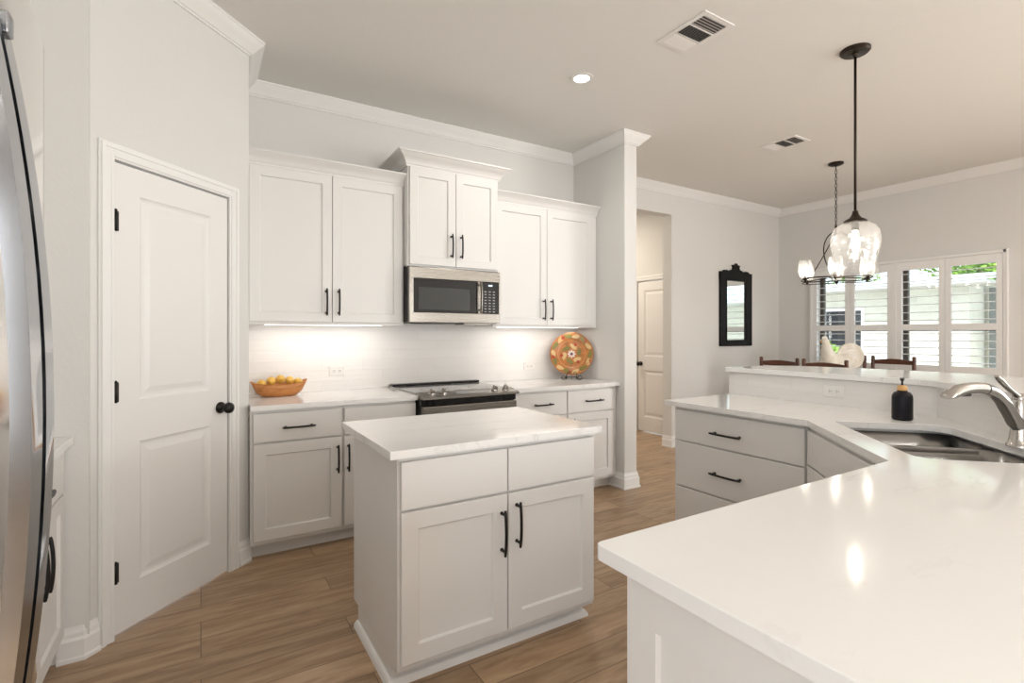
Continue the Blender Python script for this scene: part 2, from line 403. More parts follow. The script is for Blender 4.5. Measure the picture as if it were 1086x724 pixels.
# pantry corner and back wall
PA, PB = Vector((-.414, 2.706)), Vector((.24, 3.36))
dlen = (PB-PA).length
def w45(a0, a1, z0, z1, th=.11):      # piece of the 45 degree wall, local x along the wall
    m = MB(); m.box(a0, 0, z0, a1, th, z1); return m
dia = PI/4
D0, D1, DT = .133 - .008, .133 + .638, 2.092       # door opening along the 45 wall
wp = MB(); wp.box(0, 0, 0, D0, .11, CZ); wp.box(D1, 0, 0, dlen, .11, CZ); wp.box(D0, 0, DT, D1, .11, CZ)
o = struct('wall_pantry', wp, 'wall', 'white angled pantry wall with the panel door'); o.location = (PA.x, PA.y, 0); o.rotation_euler = (0, 0, dia)
struct('wall_return', MB().box(-1.1, 2.706, 0, PA.x+.02, 2.82, CZ), 'wall', 'short white wall beside the left base cabinet')
struct('wall_pantry_side', MB().box(.13, 3.36, 0, .24, 3.93, CZ), 'wall')
struct('wall_left', MB().box(-1.22, -.7, 0, -1.10, 2.82, CZ).box(-1.22, -4.6, 0, -1.10, -1.6, CZ).box(-1.22, -1.6, 2.5, -1.10, -.7, CZ).box(-1.22, -1.6, 0, -1.10, -.7, .45), 'wall')
struct('window_10', MB().box(-1.18, -1.6, .45, -1.13, -1.55, 2.5).box(-1.18, -.75, .45, -1.13, -.7, 2.5).box(-1.18, -1.55, .45, -1.13, -.75, .5).box(-1.18, -1.55, 2.45, -1.13, -.75, 2.5), 'trim')  # unseen left window, added to bring cool light onto the panels facing it
struct('wall_back', MB().box(.13, YB, 0, 3.12, YB+.12, CZ), 'wall', 'white back wall above the kitchen cabinets')
struct('wall_stub', MB().box(3.10, 3.215, 0, 3.245, 4.25, CZ, .006), 'wall', 'white wall end standing between kitchen and hall opening')
mw = MB(); mw.box(3.24, YM, 0, 3.60, YM+.13, CZ); mw.box(3.60, YM, 2.73, 4.71, YM+.13, CZ); mw.box(4.71, YM, 0, 7.04, YM+.13, CZ)
struct('wall_mirror', mw, 'wall', 'white dining wall with the black mirror and tall hall opening')
# hall
hw = MB(); hy0, hy1 = 4.29, 5.085
hw.box(5.15, YM+.13, 0, 5.27, hy0, CZ); hw.box(5.15, hy1, 0, 5.27, 7.0, CZ); hw.box(5.15, hy0, 2.05, 5.27, hy1, CZ)
struct('wall_hall_right', hw, 'wall')
struct('wall_hall_left', MB().box(3.1, YM+.1, 0, 3.24, 7.0, CZ), 'wall'); struct('wall_hall_end', MB().box(3.1, 7.0, 0, 5.3, 7.12, CZ), 'wall')
# window wall, two openings for the shuttered windows, unseen ones added further along for fill light
W1 = (2.73, 3.60); W2 = (1.80, 2.67); WZ = (.87, 2.12)
ww = MB(); x0, x1 = XR, XR+.15
ww.box(x0, W1[1], 0, x1, YM+.05, CZ); ww.box(x0, W2[1], WZ[0], x1, W1[0], WZ[1]); ww.box(x0, W2[0], 0, x1, W1[1], WZ[0]); ww.box(x0, W2[0], WZ[1], x1, W1[1], CZ)
ww.box(x0, -.7, 0, x1, W2[0], CZ); ww.box(x0, -2.5, 2.5, x1, -.7, CZ); ww.box(x0, -2.5, 0, x1, -.7, .45); ww.box(x0, -3.0, 0, x1, -2.5, CZ); ww.box(x0, -4.6, 0, x1, -4.2, CZ); ww.box(x0, -4.2, 2.5, x1, -3.0, CZ); ww.box(x0, -4.2, 0, x1, -3.0, .45)
struct('wall_window', ww, 'wall', 'white dining wall with shuttered windows')
rw = MB(); ys = YR
edges = [-1.2, -.9, .9, 2.1, 3.9, 4.5, 6.3, 7.0]
for a, b in ((-1.2, 1.2), (2.4, 2.6), (3.7, 7.0)): rw.box(a, ys-.1, 0, b, ys, CZ)
for a, b in ((1.2, 2.4), (2.6, 3.7)): rw.box(a, ys-.1, 2.55, b, ys, CZ); rw.box(a, ys-.1, 0, b, ys, .45)
struct('wall_rear', rw, 'wall')
k = 5
for a, b in ((1.2, 2.4), (2.6, 3.7)):  # unseen rear windows, added and placed to let soft fill in
    f = MB(); 
    for q in ((a, .45, a+.05, 2.55), (b-.05, .45, b, 2.55), (a, .45, b, .5), (a, 2.5, b, 2.55), (a, 1.47, b, 1.52), ((a+b)/2-.02, .45, (a+b)/2+.02, 2.55)): f.box(q[0], ys-.06, q[1], q[2], ys-.01, q[3])
    struct('window_%d' % k, f, 'trim'); k += 1
f = MB()
for q in ((-2.5, .45, -2.45, 2.5), (-.75, .45, -.7, 2.5), (-2.5, .45, -.7, .5), (-2.5, 2.45, -.7, 2.5), (-1.62, .45, -1.58, 2.5)): f.box(XR+.01, q[0], q[1], XR+.06, q[2], q[3])
struct('window_8', f, 'trim')  # unseen window frame, added with its opening for the side fill
f = MB()
for q in ((-4.2, .45, -4.15, 2.5), (-3.05, .45, -3.0, 2.5), (-4.2, .45, -3.0, .5), (-4.2, 2.45, -3.0, 2.5)): f.box(XR+.01, q[0], q[1], XR+.06, q[2], q[3])
struct('window_9', f, 'trim')  # second unseen frame, added for the same side fill

# crown moulding (out, z) with cove
def crown(h=.085, d=.085, z=CZ):
    return [(0, z), (d, z), (d, z-.008), (d-.008, z-.014), (d-.012, z-.022), (d*.62, z-h*.48), (d*.34, z-h*.74), (d*.26, z-h*.86), (.012, z-h*.90), (.012, z-h), (0, z-h)]
g = .0
cr = MB(); cr.sweep([(-1.1, 2.706), (PA.x, PA.y), (PB.x, PB.y), (PB.x, YB), (3.10, YB), (3.10, 3.215), (3.245, 3.215), (3.245, YM), (XR, YM), (XR, -4.5)], crown())
shade(struct('trim_1', cr, 'trim', 'white crown moulding along the top of the walls'), 25)
def base(h=.135, d=.017):
    return [(0, 0), (d+.006, 0), (d+.006, .014), (d, .02), (d, h*.62), (d*.55, h*.70), (d*.55, h*.82), (d*.25, h*.9), (d*.2, h), (0, h)]
cl = D0*1.0 - .068; cr_ = D1 + .068
def along(t): p = PA + (PB-PA).normalized()*t; return (p.x, p.y)
shade(struct('baseboard_left', MB().sweep([(-.495, 2.706), (PA.x, PA.y), along(cl)], base()), 'trim', 'white baseboard left of the pantry door'), 25)
shade(struct('baseboard_pantry', MB().sweep([along(cr_), (PB.x, PB.y)], base()), 'trim', 'short white baseboard right of the pantry door'), 25)
shade(struct('baseboard_stub', MB().sweep([(3.10, 3.395), (3.10, 3.215), (3.245, 3.215), (3.245, YM), (3.60, YM)], base()), 'trim', 'white baseboard wrapping the wall end beside the cabinets'), 25)
shade(struct('baseboard_dining', MB().sweep([(4.71, YM+.13), (4.71, YM), (XR, YM), (XR, -4.5)], base()), 'trim', 'white baseboard of the dining walls'), 25)
shade(struct('baseboard_hall', MB().sweep([(5.15, 7.0), (5.15, hy1+.06)], base()), 'trim'), 25)

# doors
def casing(w0, w1, top, wd=.068, t=.018):
    """stepped casing round an opening in local coordinates, wall face at y=0"""
    m = MB()
    for i, (a, b, tt) in enumerate(((0, 1, .010), (.10, .92, .014), (.62, .90, .019), (.12, .30, .017))):
        i0, i1 = a*wd, b*wd
        m.box(w0-i1, -tt, 0, w0-i0, 0, top+i1, .0015, 1); m.box(w1+i0, -tt, 0, w1+i1, 0, top+i1, .0015, 1); m.box(w0-i0, -tt, top+i0, w1+i0, 0, top+i1, .0015, 1)
    return m
def panel_door(name, w, h, label, hinges, knobx, loc, rz, knobz=.928):
    d = MB().panel(0, .012, w, h-.012, .035, [(.115, .21, w-.115, .84), (.115, 1.03, w-.115, 1.96*h/2.083)], [(.006, .006), (.016, .010), (.03, .010), (.055, .004)], y0=.037)
    o = d.build(name, 'door'); tag(o, label, None, None, 'structure'); o.location = loc; o.rotation_euler = (0, 0, rz)
    kb = MB(); kb.lathe([(0, 0), (.031, 0), (.031, .006), (.013, .010), (.010, .03), (.012, .036), (.026, .042), (.031, .055), (.027, .069), (.012, .076), (0, .077)], (0, 0, 0), 24, 'y')
    kb = kb.build('knob', 'black', o); kb.location = (knobx, 0, knobz); kb.scale = (1, -1, 1)
    for z in hinges:
        hb = MB(); hb.tube([(-.004, -.008, z-.045), (-.004, -.008, z+.045)], .007, 10); hb.tube([(-.004, -.008, z+.045), (-.004, -.008, z+.052)], [.008, .004], 10); hb.box(-.012, -.006, z-.043, .012, .001, z+.043)
        hb.build('hinge', 'black', o)
    return o
cs = casing(D0, D1, DT); o = struct('trim_2', cs, 'trim', 'white stepped casing around the pantry door'); o.location = (PA.x, PA.y, 0); o.rotation_euler = (0, 0, dia)
px_, py_ = along(.133)
panel_door('door_1', .632, 2.083, 'white two panel pantry door with black knob and hinges', (1.825, 1.075, .285), .580, (px_, py_, 0), dia)
# hall door: faces -x, local x runs to -y
o = struct('trim_3', casing(-.0, hy1-hy0, 2.05), 'trim', 'white casing around the hall door'); o.location = (5.15, hy1, 0); o.rotation_euler = (0, 0, -PI/2)
panel_door('door_2', .785, 2.04, 'white two panel hall door with black knob seen through the opening', (), .055, (5.15, hy1-.005, 0), -PI/2)

# backsplash
struct('wall_backsplash', MB().box(.24, YB-.010, .914, 3.10, YB, 1.42), 'tile', 'white glossy backsplash tile behind the range')

# ============================================================ CABINETS
def pull(L_, horizontal=False, r=.0062, so=.030, arch=.008):
    m = MB(); pts = []
    for i in range(15):
        t = -1 + 2*i/14; y = -(so + arch*(1-t*t)); pts.append((0, y, t*L_/2))
    rs = [r*.8] + [r]*13 + [r*.8]
    m.tube(pts, rs, 10)
    for s_ in (-1, 1):
        z = s_*L_*.40; m.tube([(0, .0, z), (0, -(so+arch*(1-.64)), z)], r*1.0, 10); m.tube([(0, 0, z), (0, -.003, z)], r*1.25, 10)
    if horizontal: bmesh.ops.rotate(m.bm, verts=m.bm.verts, cent=(0, 0, 0), matrix=Matrix.Rotation(PI/2, 3, 'Y'))
    return m
RECESS = [(.0, .0), (.003, .0085)]
def cab_door(parent, x0, x1, z0, z1, handle=None, hl=.178, t=.02, st=.065, slab=False, name='door', flat=False):
    m = MB(); w_, h_ = x1-x0, z1-z0
    panels = [] if slab else [(st, st, w_-st, h_-st)]
    m.panel(0, 0, w_, h_, t, panels, [(.006, .011)], 0)
    o = m.build(name, 'cab', parent); o.location = (x0, 0, z0)
    if handle:
        kind, hx, hz = handle
        p = pull(hl, kind == 'h'); hnd = shade(p.build('handle', 'black', o), 50); hnd.location = (hx-x0, -t, hz-z0)
    return o
def base_body(parent, x0, x1, depth, z1=.884, toe=.09, toed=.075, frame=0, name='body'):
    m = MB(); m.box(x0, 0, toe, x1, depth, z1, .001, 1); m.box(x0, toed, 0, x1, depth, toe)
    return m.build(name, 'cab', parent)
FY = 3.32; DEP = YB-.012-FY
t = thing('base_cabinet', 'white base cabinet with drawer and door under the fruit bowl', 'cabinet', (.2425, FY, 0), 0, 'back wall base cabinets')
base_body(t, 0, .528, DEP)
cab_door(t, .016, .516, .694, .862, ('h', .263, .775), .185, slab=True, name='drawer')
cab_door(t, .016, .516, .117, .684, ('v', .491, .551), .175)
t = thing('base_cabinet', 'white base cabinet left of the range, mostly behind the island', 'cabinet', (.7715, FY, 0), 0, 'back wall base cabinets')
base_body(t, 0, .483, DEP)
cab_door(t, .004, .479, .694, .862, slab=True, name='drawer')
cab_door(t, .004, .479, .117, .684, ('v', .026, .551), .175)
t = thing('base_cabinet', 'white base cabinet right of the range with one black drawer pull', 'cabinet', (2.020, FY, 0), 0, 'back wall base cabinets')
base_body(t, 0, .531, DEP)
cab_door(t, .014, .526, .684, .862, ('h', .285, .773), .175, slab=True, name='drawer')
cab_door(t, .014, .526, .117, .674, ('v', .05, .551), .175)
t = thing('base_cabinet', 'white base cabinet below the decorative plate, against the wall end', 'cabinet', (2.552, FY, 0), 0, 'back wall base cabinets')
base_body(t, 0, .545, DEP)
cab_door(t, .004, .504, .684, .862, ('h', .271, .773), .19, slab=True, name='drawer')
cab_door(t, .004, .504, .117, .674, ('v', .05, .551), .175)
# counters
def counter(name, label, poly, holes=(), z0=.884, z1=.914, m='quartz', bev=.002):
    o = MB().prism(poly, z0, z1, holes, bev).build(name, m); return tag(o, label, 'countertop')
counter('countertop', 'white quartz countertop left of the range, holding the fruit bowl', [(.2425, 3.27), (1.256, 3.27), (1.256, 3.898), (.2425, 3.898)])
counter('countertop', 'white quartz countertop right of the range, under the decorative plate', [(2.019, 3.27), (3.098, 3.27), (3.098, 3.898), (2.019, 3.898)])

# upper cabinets
def cab_crown(x0, x1, yd, z0, h, d, sides=(True, True)):
    pr = [(0, z0), (.010, z0), (.012, z0+.012), (.018, z0+.018), (.022, z0+h*.35), (d*.5, z0+h*.62), (d*.85, z0+h*.80), (d*.9, z0+h*.86), (d, z0+h*.88), (d, z0+h), (0, z0+h)]
    path = []
    if sides[1]: path.append((x1, yd))
    path += [(x1, 0), (x0, 0)]
    if sides[0]: path.append((x0, yd))
    path = path[::-1]
    return MB().sweep(path, pr)
def upper(label, x0, x1, fy, z0, z1, doors, ch, cd, sides, hz, hl=.18):
    t = thing('wall_cabinet', label, 'cabinet', (x0, fy, z0), 0, 'white wall cabinets above the back counter')
    W = x1-x0; D = YB-.002-fy; b = MB().box(0, 0, 0, W, D, z1-z0+.02, .001, 1)
    b.box(.0, .002, -.012, W, .02, .001)
    b.build('body', 'cab', t)
    (a, m_, c_) = doors
    cab_door(t, a-x0, m_-.002-x0, .006, z1-z0-.004, ('v', m_-.040-x0, hz-z0), hl, st=.06)
    cab_door(t, m_+.002-x0, c_-x0, .006, z1-z0-.004, ('v', m_+.040-x0, hz-z0), hl, st=.06)
    cc = cab_crown(0, W, D, z1-z0, ch, cd, sides); shade(cc.build('crown_molding', 'cab', t), 30)
    return t
upper('left white two door wall cabinet above the fruit bowl counter', .2425, 1.262, 3.58, 1.405, 2.40, (.256, .757, 1.245), .085, .07, (False, False), 1.545)
upper('tall centre white wall cabinet raised above the microwave', 1.262, 2.010, 3.50, 1.828, 2.535, (1.275, 1.636, 1.998), .097, .085, (True, True), 1.985)
upper('right white two door wall cabinet above the decorative plate', 2.010, 3.098, 3.58, 1.400, 2.40, (2.024, 2.531, 3.035), .085, .07, (False, False), 1.537)

# under-cabinet light bars
for x0_, x1_, lab in ((.35, 1.15, 'slim light bar under the left wall cabinet'), (2.12, 3.0, 'slim light bar under the right wall cabinet')):
    t = thing('light_bar', lab, 'light', (x0_, 3.72, 1.405 if x0_ < 1 else 1.40), 0, 'under cabinet light bars')
    MB().box(0, -.015, -.012, x1_-x0_, .015, 0).build('housing', 'plastic', t); MB().box(.01, -.011, -.014, x1_-x0_-.01, .011, -.0121).build('diffuser', 'strip', t)
    area('under_cabinet_light', ((x0_+x1_)/2, 3.72, 1.383), (0, 0, 0), x1_-x0_, .03, UNDER, (1, .89, .79))

# ============================================================ RANGE
t = thing('range', 'stainless slide in electric range with black glass band and four knobs', 'stove', (1.259, 3.22, 0))
W = .757
m = MB(); m.box(.004, .05, .02, W-.004, .66, .905); m.build('body', 'dark', t)
m = MB(); m.box(.012, -.012, .20, W-.012, .05, .840, .004); o = m.build('oven_door', 'steel', t)
MB().box(.10, -.015, .30, W-.10, -.012, .66, .002).build('window', 'glassblack', o)
hh = MB(); hh.tube([(.06, -.055, .775), (W-.06, -.055, .775)], .013, 14)
for x in (.10, W-.10): hh.tube([(x, -.012, .775), (x, -.055, .775)], .009, 10)
shade(hh.build('handle', 'steel', o), 50)
MB().box(.012, .0, .03, W-.012, .05, .19, .004).build('drawer', 'steel', t)
m = MB(); m.box(.004, .015, .843, W-.004, .06, .890); m.build('vent_band', 'glassblack', t)
# sloped steel control panel
m = MB()
pts = [(-.03, .890), (-.03, .905), (.085, .930), (.10, .930), (.10, .895), (.05, .890)]
a = [m.bm.verts.new((.0, y, z)) for y, z in pts]; b = [m.bm.verts.new((W, y, z)) for y, z in pts]
m.bm.faces.new(a); m.bm.faces.new(b[::-1])
for i in range(6): m.bm.faces.new((a[i], b[i], b[(i+1) % 6], a[(i+1) % 6]))
m.build('control_panel', 'steel', t)
cp = MB()
sl_ = (.930-.905)/.115
def cpz(y): return .905 + (y+.03)*sl_
cp.bm.faces.new([cp.bm.verts.new(p) for p in ((.27, -.005, cpz(-.005)+.0012), (.52, -.005, cpz(-.005)+.0012), (.52, .06, cpz(.06)+.0012), (.27, .06, cpz(.06)+.0012))])
cp.build('touch_display', 'glasscook', t)
for x in (.085, .175, W-.175, W-.085):
    kn = MB(); kn.lathe([(0, 0), (.026, 0), (.026, .006), (.020, .010), (.018, .030), (.013, .034), (0, .034)], (0, 0, 0), 20); kn.box(-.005, -.019, .030, .005, .019, .040, .002)
    o = shade(kn.build('knob', 'chrome', t), 40); o.location = (x, .03, cpz(.03)); o.rotation_euler = (rad(12), 0, 0)
m = MB(); m.box(-.003, .10, .905, W+.003, .668, .925, .003); o = m.build('cooktop', 'glasscook', t)
for x, y, r in ((.2, .26, .10), (.2, .49, .075), (.56, .26, .075), (.56, .49, .10)):
    n = 40; m = MB()
    for j in range(n):
        a0, a1 = 2*PI*j/n, 2*PI*(j+1)/n
        m.quad([(x+q*math.cos(a), y+q*math.sin(a), .9256) for q, a in ((r, a0), (r, a1), (r-.004, a1), (r-.004, a0))])
    m.build('burner_ring', 'gasket', t)
m = MB(); m.box(.0, .60, .924, W, .668, .942, .008, 3); m.build('rear_vent', 'glassblack', t)

# ============================================================ MICROWAVE
t = thing('microwave', 'stainless over the range microwave with black glass door', 'microwave', (1.264, 3.46, 1.415))
W = .744; H = .398
MB().box(0, .03, .0, W, .445, H+.008, .002).build('body', 'dark', t)
MB().box(.12, .06, -.006, .36, .30, 0).build('grease_filter', 'gasket', t)
MB().box(.46, .06, -.012, W-.05, .22, 0).build('lamp_cover', 'steel', t)
m = MB(); m.box(0, 0, 0, W, .032, .072, .003); m.box(0, 0, .318, W, .032, H, .003); m.box(0, 0, .07, .03, .032, .32); m.box(.545, .004, .07, .58, .032, .32); m.box(W-.01, 0, .07, W, .032, .32)
m.build('door_frame', 'steel', t)
MB().box(.03, .003, .072, .546, .03, .318).build('door_glass', 'glassblack', t)
m = MB(); m.box(.07, .002, .095, .48, .0035, .255); m.build('window_mesh', mat('microwave_mesh', (.028, .031, .031), .07, 0, .6), t)
hm = MB(); hm.tube([(.562, .004-.028-.012*(1-((z-.195)/.12)**2), z) for z in [.075+.24*i/14 for i in range(15)]], [(.013, .008)]*15, 12)
for z in (.10, .29): hm.tube([(.562, .01, z), (.562, -.03, z)], .007, 8)
shade(hm.build('handle', 'steel', t), 50)
MB().box(.58, .002, .072, W-.01, .03, .318).build('control_panel', 'glassblack', t)
MB().box(.640, .0005, .285, .675, .0019, .297).build('clock_display', 'display', t)
kp = MB()
for r in range(8):
    for c in range(3):
        kp.box(.605+c*.037, .0005, .085+r*.022, .605+c*.037+.018, .0018, .085+r*.022+.007)
kp.build('keypad', mat('keypad_print', (.33, .33, .33), .4), t)

# ============================================================ ISLAND
t = thing('kitchen_island', 'white island cabinet with two doors and two plain drawer fronts', 'cabinet', (.612, 1.805, 0))
IW, ID = .930, .615
m = MB(); m.box(0, 0, .09, IW, ID, .884, .001, 1); m.box(.0, .075, 0, IW, ID-.075, .09); m.build('body', 'cab', t)
cab_door(t, .010, .459, .686, .862, slab=True, name='drawer_front'); cab_door(t, .465, .920, .686, .862, slab=True, name='drawer_front')
cab_door(t, .010, .459, .117, .676, ('v', .431, .528), .185); cab_door(t, .465, .920, .117, .676, ('v', .503, .550), .185)
shoe = [(0, 0), (.020, 0), (.018, .014), (.010, .026), (.0, .030)]
shade(MB().sweep([(0, ID-.075), (0, .075), (IW, .075), (IW, ID-.075)][::-1][::-1], [(o_*1.0, z) for o_, z in shoe]).build('shoe_molding', 'trim', t), 30)
counter('countertop', 'white quartz island countertop with a slight overhang', [(.570, 1.754), (1.550, 1.754), (1.550, 2.475), (.570, 2.475)])

# ============================================================ PENINSULA
t = thing('drawer_cabinet', 'white three drawer cabinet under the far end of the peninsula', 'cabinet', (2.55, 2.195, 0), -PI/2)
base_body(t, 0, .825, .60)
cab_door(t, .020, .815, .678, .864, ('h', .385, .760), .195, slab=True, name='drawer')
cab_door(t, .020, .815, .399, .669, ('h', .385, .527), .20, slab=True, name='drawer')
cab_door(t, .020, .815, .117, .390, ('h', .385, .26), .20, slab=True, name='drawer')
# diagonal sink cabinet: face line x-y = 1.20
q0 = (2.55, 1.365)
t = thing('sink_cabinet', 'white angled sink cabinet at the inside corner of the peninsula', 'cabinet', (q0[0], q0[1], 0), -3*PI/4)
Ls = math.hypot(q0[0]-(1.20+.745), q0[1]-.745)
m = MB()
for q in ((0, 0, .09, Ls, .02, .884), (0, .60, .09, Ls, .62, .884), (0, .02, .09, .02, .60, .884), (Ls-.02, .02, .09, Ls, .60, .884), (0, 0, .09, Ls, .62, .11), (0, .075, 0, Ls, .62, .09)): m.box(*q)
m.build('body', 'cab', t)
cab_door(t, .030, Ls-.03, .700, .862, slab=True, name='drawer_front')
cab_door(t, .030, Ls/2-.002, .117, .690, ('v', Ls/2-.04, .55), .175); cab_door(t, Ls/2+.002, Ls-.03, .117, .690, ('v', Ls/2+.04, .55), .175)
# foreground run, fronts face +y, end panel faces -x
t = thing('base_cabinet', 'white base cabinet run in the foreground with recessed end panel', 'cabinet', (1.93, .742, 0), PI)
LF = 1.93-.735
m = MB(); m.box(0, 0, .09, LF, .63, .884, .001, 1); m.box(0, .075, 0, LF, .63, .09); m.build('body', 'cab', t)
ep = MB().panel(0, 0, .63, .884, .014, [(.075, .12, .555, .774)], [(.004, .010)], 0)
o = ep.build('end_panel', 'cab', t); o.location = (LF, 0, 0); o.rotation_euler = (0, 0, PI/2)
for i in range(2):
    a = .02 + i*(LF-.03)/2; b = a + (LF-.03)/2 - .006
    cab_door(t, a, b, .694, .862, ('h', (a+b)/2, .775), .185, slab=True, name='drawer')
    cab_door(t, a, b, .117, .684, ('v', b-.03 if i == 0 else a+.03, .551), .175)
# sink cutout in (s,t): s=(x+y)/r2 , t=(x-y)/r2
R2 = math.sqrt(2)
def st(s, t_): return ((s+t_)/R2, (s-t_)/R2)
def rrect(s0, s1, t0, t1, r, n=6, rr=None):
    pts = []; rr = rr or [r]*4
    for (cs, ct, a0), rc in zip(((s1, t1, 0), (s0, t1, 90), (s0, t0, 180), (s1, t0, 270)), rr):
        sx = -1 if cs == s1 else 1; tx = -1 if ct == t1 else 1
        for i in range(n+1):
            a = rad(a0 + 90*i/n); pts.append((cs + sx*rc + rc*math.cos(a), ct + tx*rc + rc*math.sin(a)))
    return pts
hole_st = rrect(1.976, 2.730, .927, 1.372, .07, 7, [.10, .04, .06, .03])
hole = [st(*p) for p in hole_st]
pen = [(2.50, 2.238), (2.50, 1.350), (1.930, .780), (.684, .780), (.675, .776), (.670, .766), (.670, .10), (2.198, .10), (3.158, 1.060), (3.158, 2.238)]
counter('countertop', 'large white quartz peninsula countertop wrapping around the sink', pen, [hole], bev=.002)
# sink
t = thing('sink', 'double bowl stainless undermount sink in the peninsula corner', 'sink', (*st(2.35, 1.15), 0))
def bowl_mb(s0, s1, t0, t1, zt, zb, r):
    m = MB(); lv = [(0, zt), (0.0, zb+.05), (.008, zb+.018), (.03, zb)]
    prev = None
    for ins, z in lv:
        ring_ = [m.bm.verts.new((*[a-b for a, b in zip(st(*p), st(2.35, 1.15))], z)) for p in rrect(s0+ins, s1-ins, t0+ins, t1-ins, max(.01, r-ins*.3), 7)]
        if prev:
            for j in range(len(ring_)): f = m.bm.faces.new((prev[j], prev[(j+1) % len(ring_)], ring_[(j+1) % len(ring_)], ring_[j])); f.smooth = True
        prev = ring_
    m.bm.faces.new(prev)
    return m
def solid(o, th):
    md = o.modifiers.new('thick', 'SOLIDIFY'); md.thickness = th; md.offset = 1; return o
bowls = ((2.415, 2.736, .920, 1.379, .19), (1.970, 2.375, .920, 1.379, .19))
for s0, s1, t0, t1, dp in bowls:
    b = solid(shade(bowl_mb(s0, s1, t0, t1, .872, .884-dp, .06).build('bowl', 'sinksteel', t), 60), .0015)
    c = Vector(st((s0+s1)/2, (t0+t1)/2)) - Vector(st(2.35, 1.15))
    dr = MB(); dr.lathe([(0, .001), (.03, .001), (.032, .004), (.045, .004), (.047, .001)], (c.x, c.y, .884-dp), 24); shade(dr.build('drain', 'chrome', b), 40)
dv = MB(); vv = [tuple(Vector(st(*p)) - Vector(st(2.35, 1.15))) for p in ((2.375, .925), (2.415, .925), (2.415, 1.374), (2.375, 1.374))]
dv.prism([tuple(v) for v in vv], .855, .872, bev=.003); shade(dv.build('divider', 'chrome', t), 40)

# tiled knee wall + bar top
kw = MB()
kw.mi = 0
kw.prism([(3.160, 2.24), (3.160, 1.058), (2.20, .098), (2.285, .013), (3.28, 1.008), (3.28, 2.24)], 0, 1.068)
o = struct('wall_bar', kw, ['wall'], 'low wall behind the sink carrying the raised bar')
tl = MB(); tl.box(3.152, 1.058, .914, 3.160, 2.24, 1.064); o = struct('wall_bar_tile', tl, 'tiley', 'white ripple tile on the low wall beside the drawers')
tl = MB(); tl.prism([(3.152, 1.0615), (2.196, .1055), (2.2, .098), (3.160, 1.058)], .914, 1.064); struct('wall_bar_tile_diagonal', tl, 'tiled', 'white ripple tile on the low angled wall behind the faucet')
bar = [(3.128, 2.255), (3.128, 1.12), (3.118, 1.085), (3.095, 1.045), (2.165, .115), (2.29, -.01)]
bar += [(2.75, .10), (3.35, .48), (3.70, .80), (3.82, 1.08), (3.845, 1.4), (3.82, 1.75), (3.73, 2.05), (3.60, 2.19), (3.45, 2.25)]
counter('bar_countertop', 'raised white quartz bar top between kitchen and dining area', bar, z0=1.069, z1=1.099)

# faucet
fx, fy_ = st(2.262, 1.385)
t = thing('faucet', 'brushed nickel pull out kitchen faucet with lever handle', 'faucet', (fx, fy_, .9145), 0)
m = MB(); m.lathe([(0, 0), (.041, 0), (.041, .006), (.037, .013), (.035, .015), (.032, .03), (.0285, .06), (.0275, .10), (.028, .14), (.027, .165), (.020, .180), (0, .184)], (0, 0, 0), 28)
shade(m.build('body', 'chrome', t), 50)
# spout goes to image-left and slightly toward the bowls
sd = Vector((-.86, .30, 0)).normalized()
def sp(d, z): return (sd.x*d, sd.y*d, z)
pts = bez(sp(.0, .075), sp(.045, .085), sp(.07, .20), sp(.165, .217), 12)
m = MB(); m.tube(pts, [.025]*4 + [.0235]*4 + [.0215]*5, 16); shade(m.build('spout', 'chrome', t), 60)
m = MB(); m.tube([pts[-1], Vector(pts[-1]) + Vector(sp(.005, .0005))], .0212, 16); m.build('joint_ring', 'black', t)
e0 = Vector(pts[-1]) + Vector(sp(.006, .0005))
pts2 = bez(e0, e0 + Vector(sp(.05, .009)), e0 + Vector(sp(.12, .004)), e0 + Vector(sp(.175, -.026)), 12)
m = MB(); m.tube(pts2, [.0212, .021, .0205, .0205, .0205, .0205, .021, .0215, .022, (.023, .020), (.025, .018), (.026, .014), (.022, .007)], 16); hd = shade(m.build('spray_head', 'chrome', t), 60)
bt = MB(); q = Vector(pts2[6]); bt.box(-.022, -.006, -.006, .022, .006, .004, .003)
o = bt.build('button', 'black', hd); o.location = q + Vector((0, 0, -.0205)); o.rotation_euler = (0, rad(2), math.atan2(sd.y, sd.x))
# lever rises from the top of the body
m = MB(); m.ball((0, 0, .178), (.024, .024, .02)); 
lv = bez((-.004, .0, .182), sp(.04, .20), sp(.075, .225), sp(.112, .262), 10)
m.tube(lv, [.011, .0105, (.012, .007), (.012, .006), (.012, .006), (.012, .006), (.0125, .006), (.013, .0065), (.0135, .007), (.013, .007), (.009, .005)], 14)
shade(m.build('lever', 'chrome', t), 60)

# soap bottle
t = thing('soap_dispenser', 'matte black soap dispenser bottle with bamboo collar beside the sink', 'soap dispenser', (*st(2.845, 1.266), .9142))
m = MB(); m.lathe([(0, 0), (.036, 0), (.041, .004), (.0425, .010), (.0425, .110), (.040, .122), (.032, .133), (.021, .138), (.020, .146), (0, .146)], n=36); shade(m.build('bottle', 'bottle', t), 50)
m = MB(); m.lathe([(0, .143), (.0205, .143), (.021, .146), (.021, .158), (.0185, .163), (.010, .168), (0, .168)], n=28); shade(m.build('collar', 'bamboo', t), 40)
m = MB(); m.tube([(0, 0, .166), (0, 0, .193)], .0045, 12); m.tube([(0, 0, .190), (0, 0, .203)], [.0085, .0095], 14)
hdv = Vector((-.90, -.42, 0)).normalized(); m.tube([(0, 0, .198), hdv*.02 + Vector((0, 0, .200)), hdv*.038 + Vector((0, 0, .195))], [.0065, .006, .004], 10); shade(m.build('pump', 'black', t), 50)

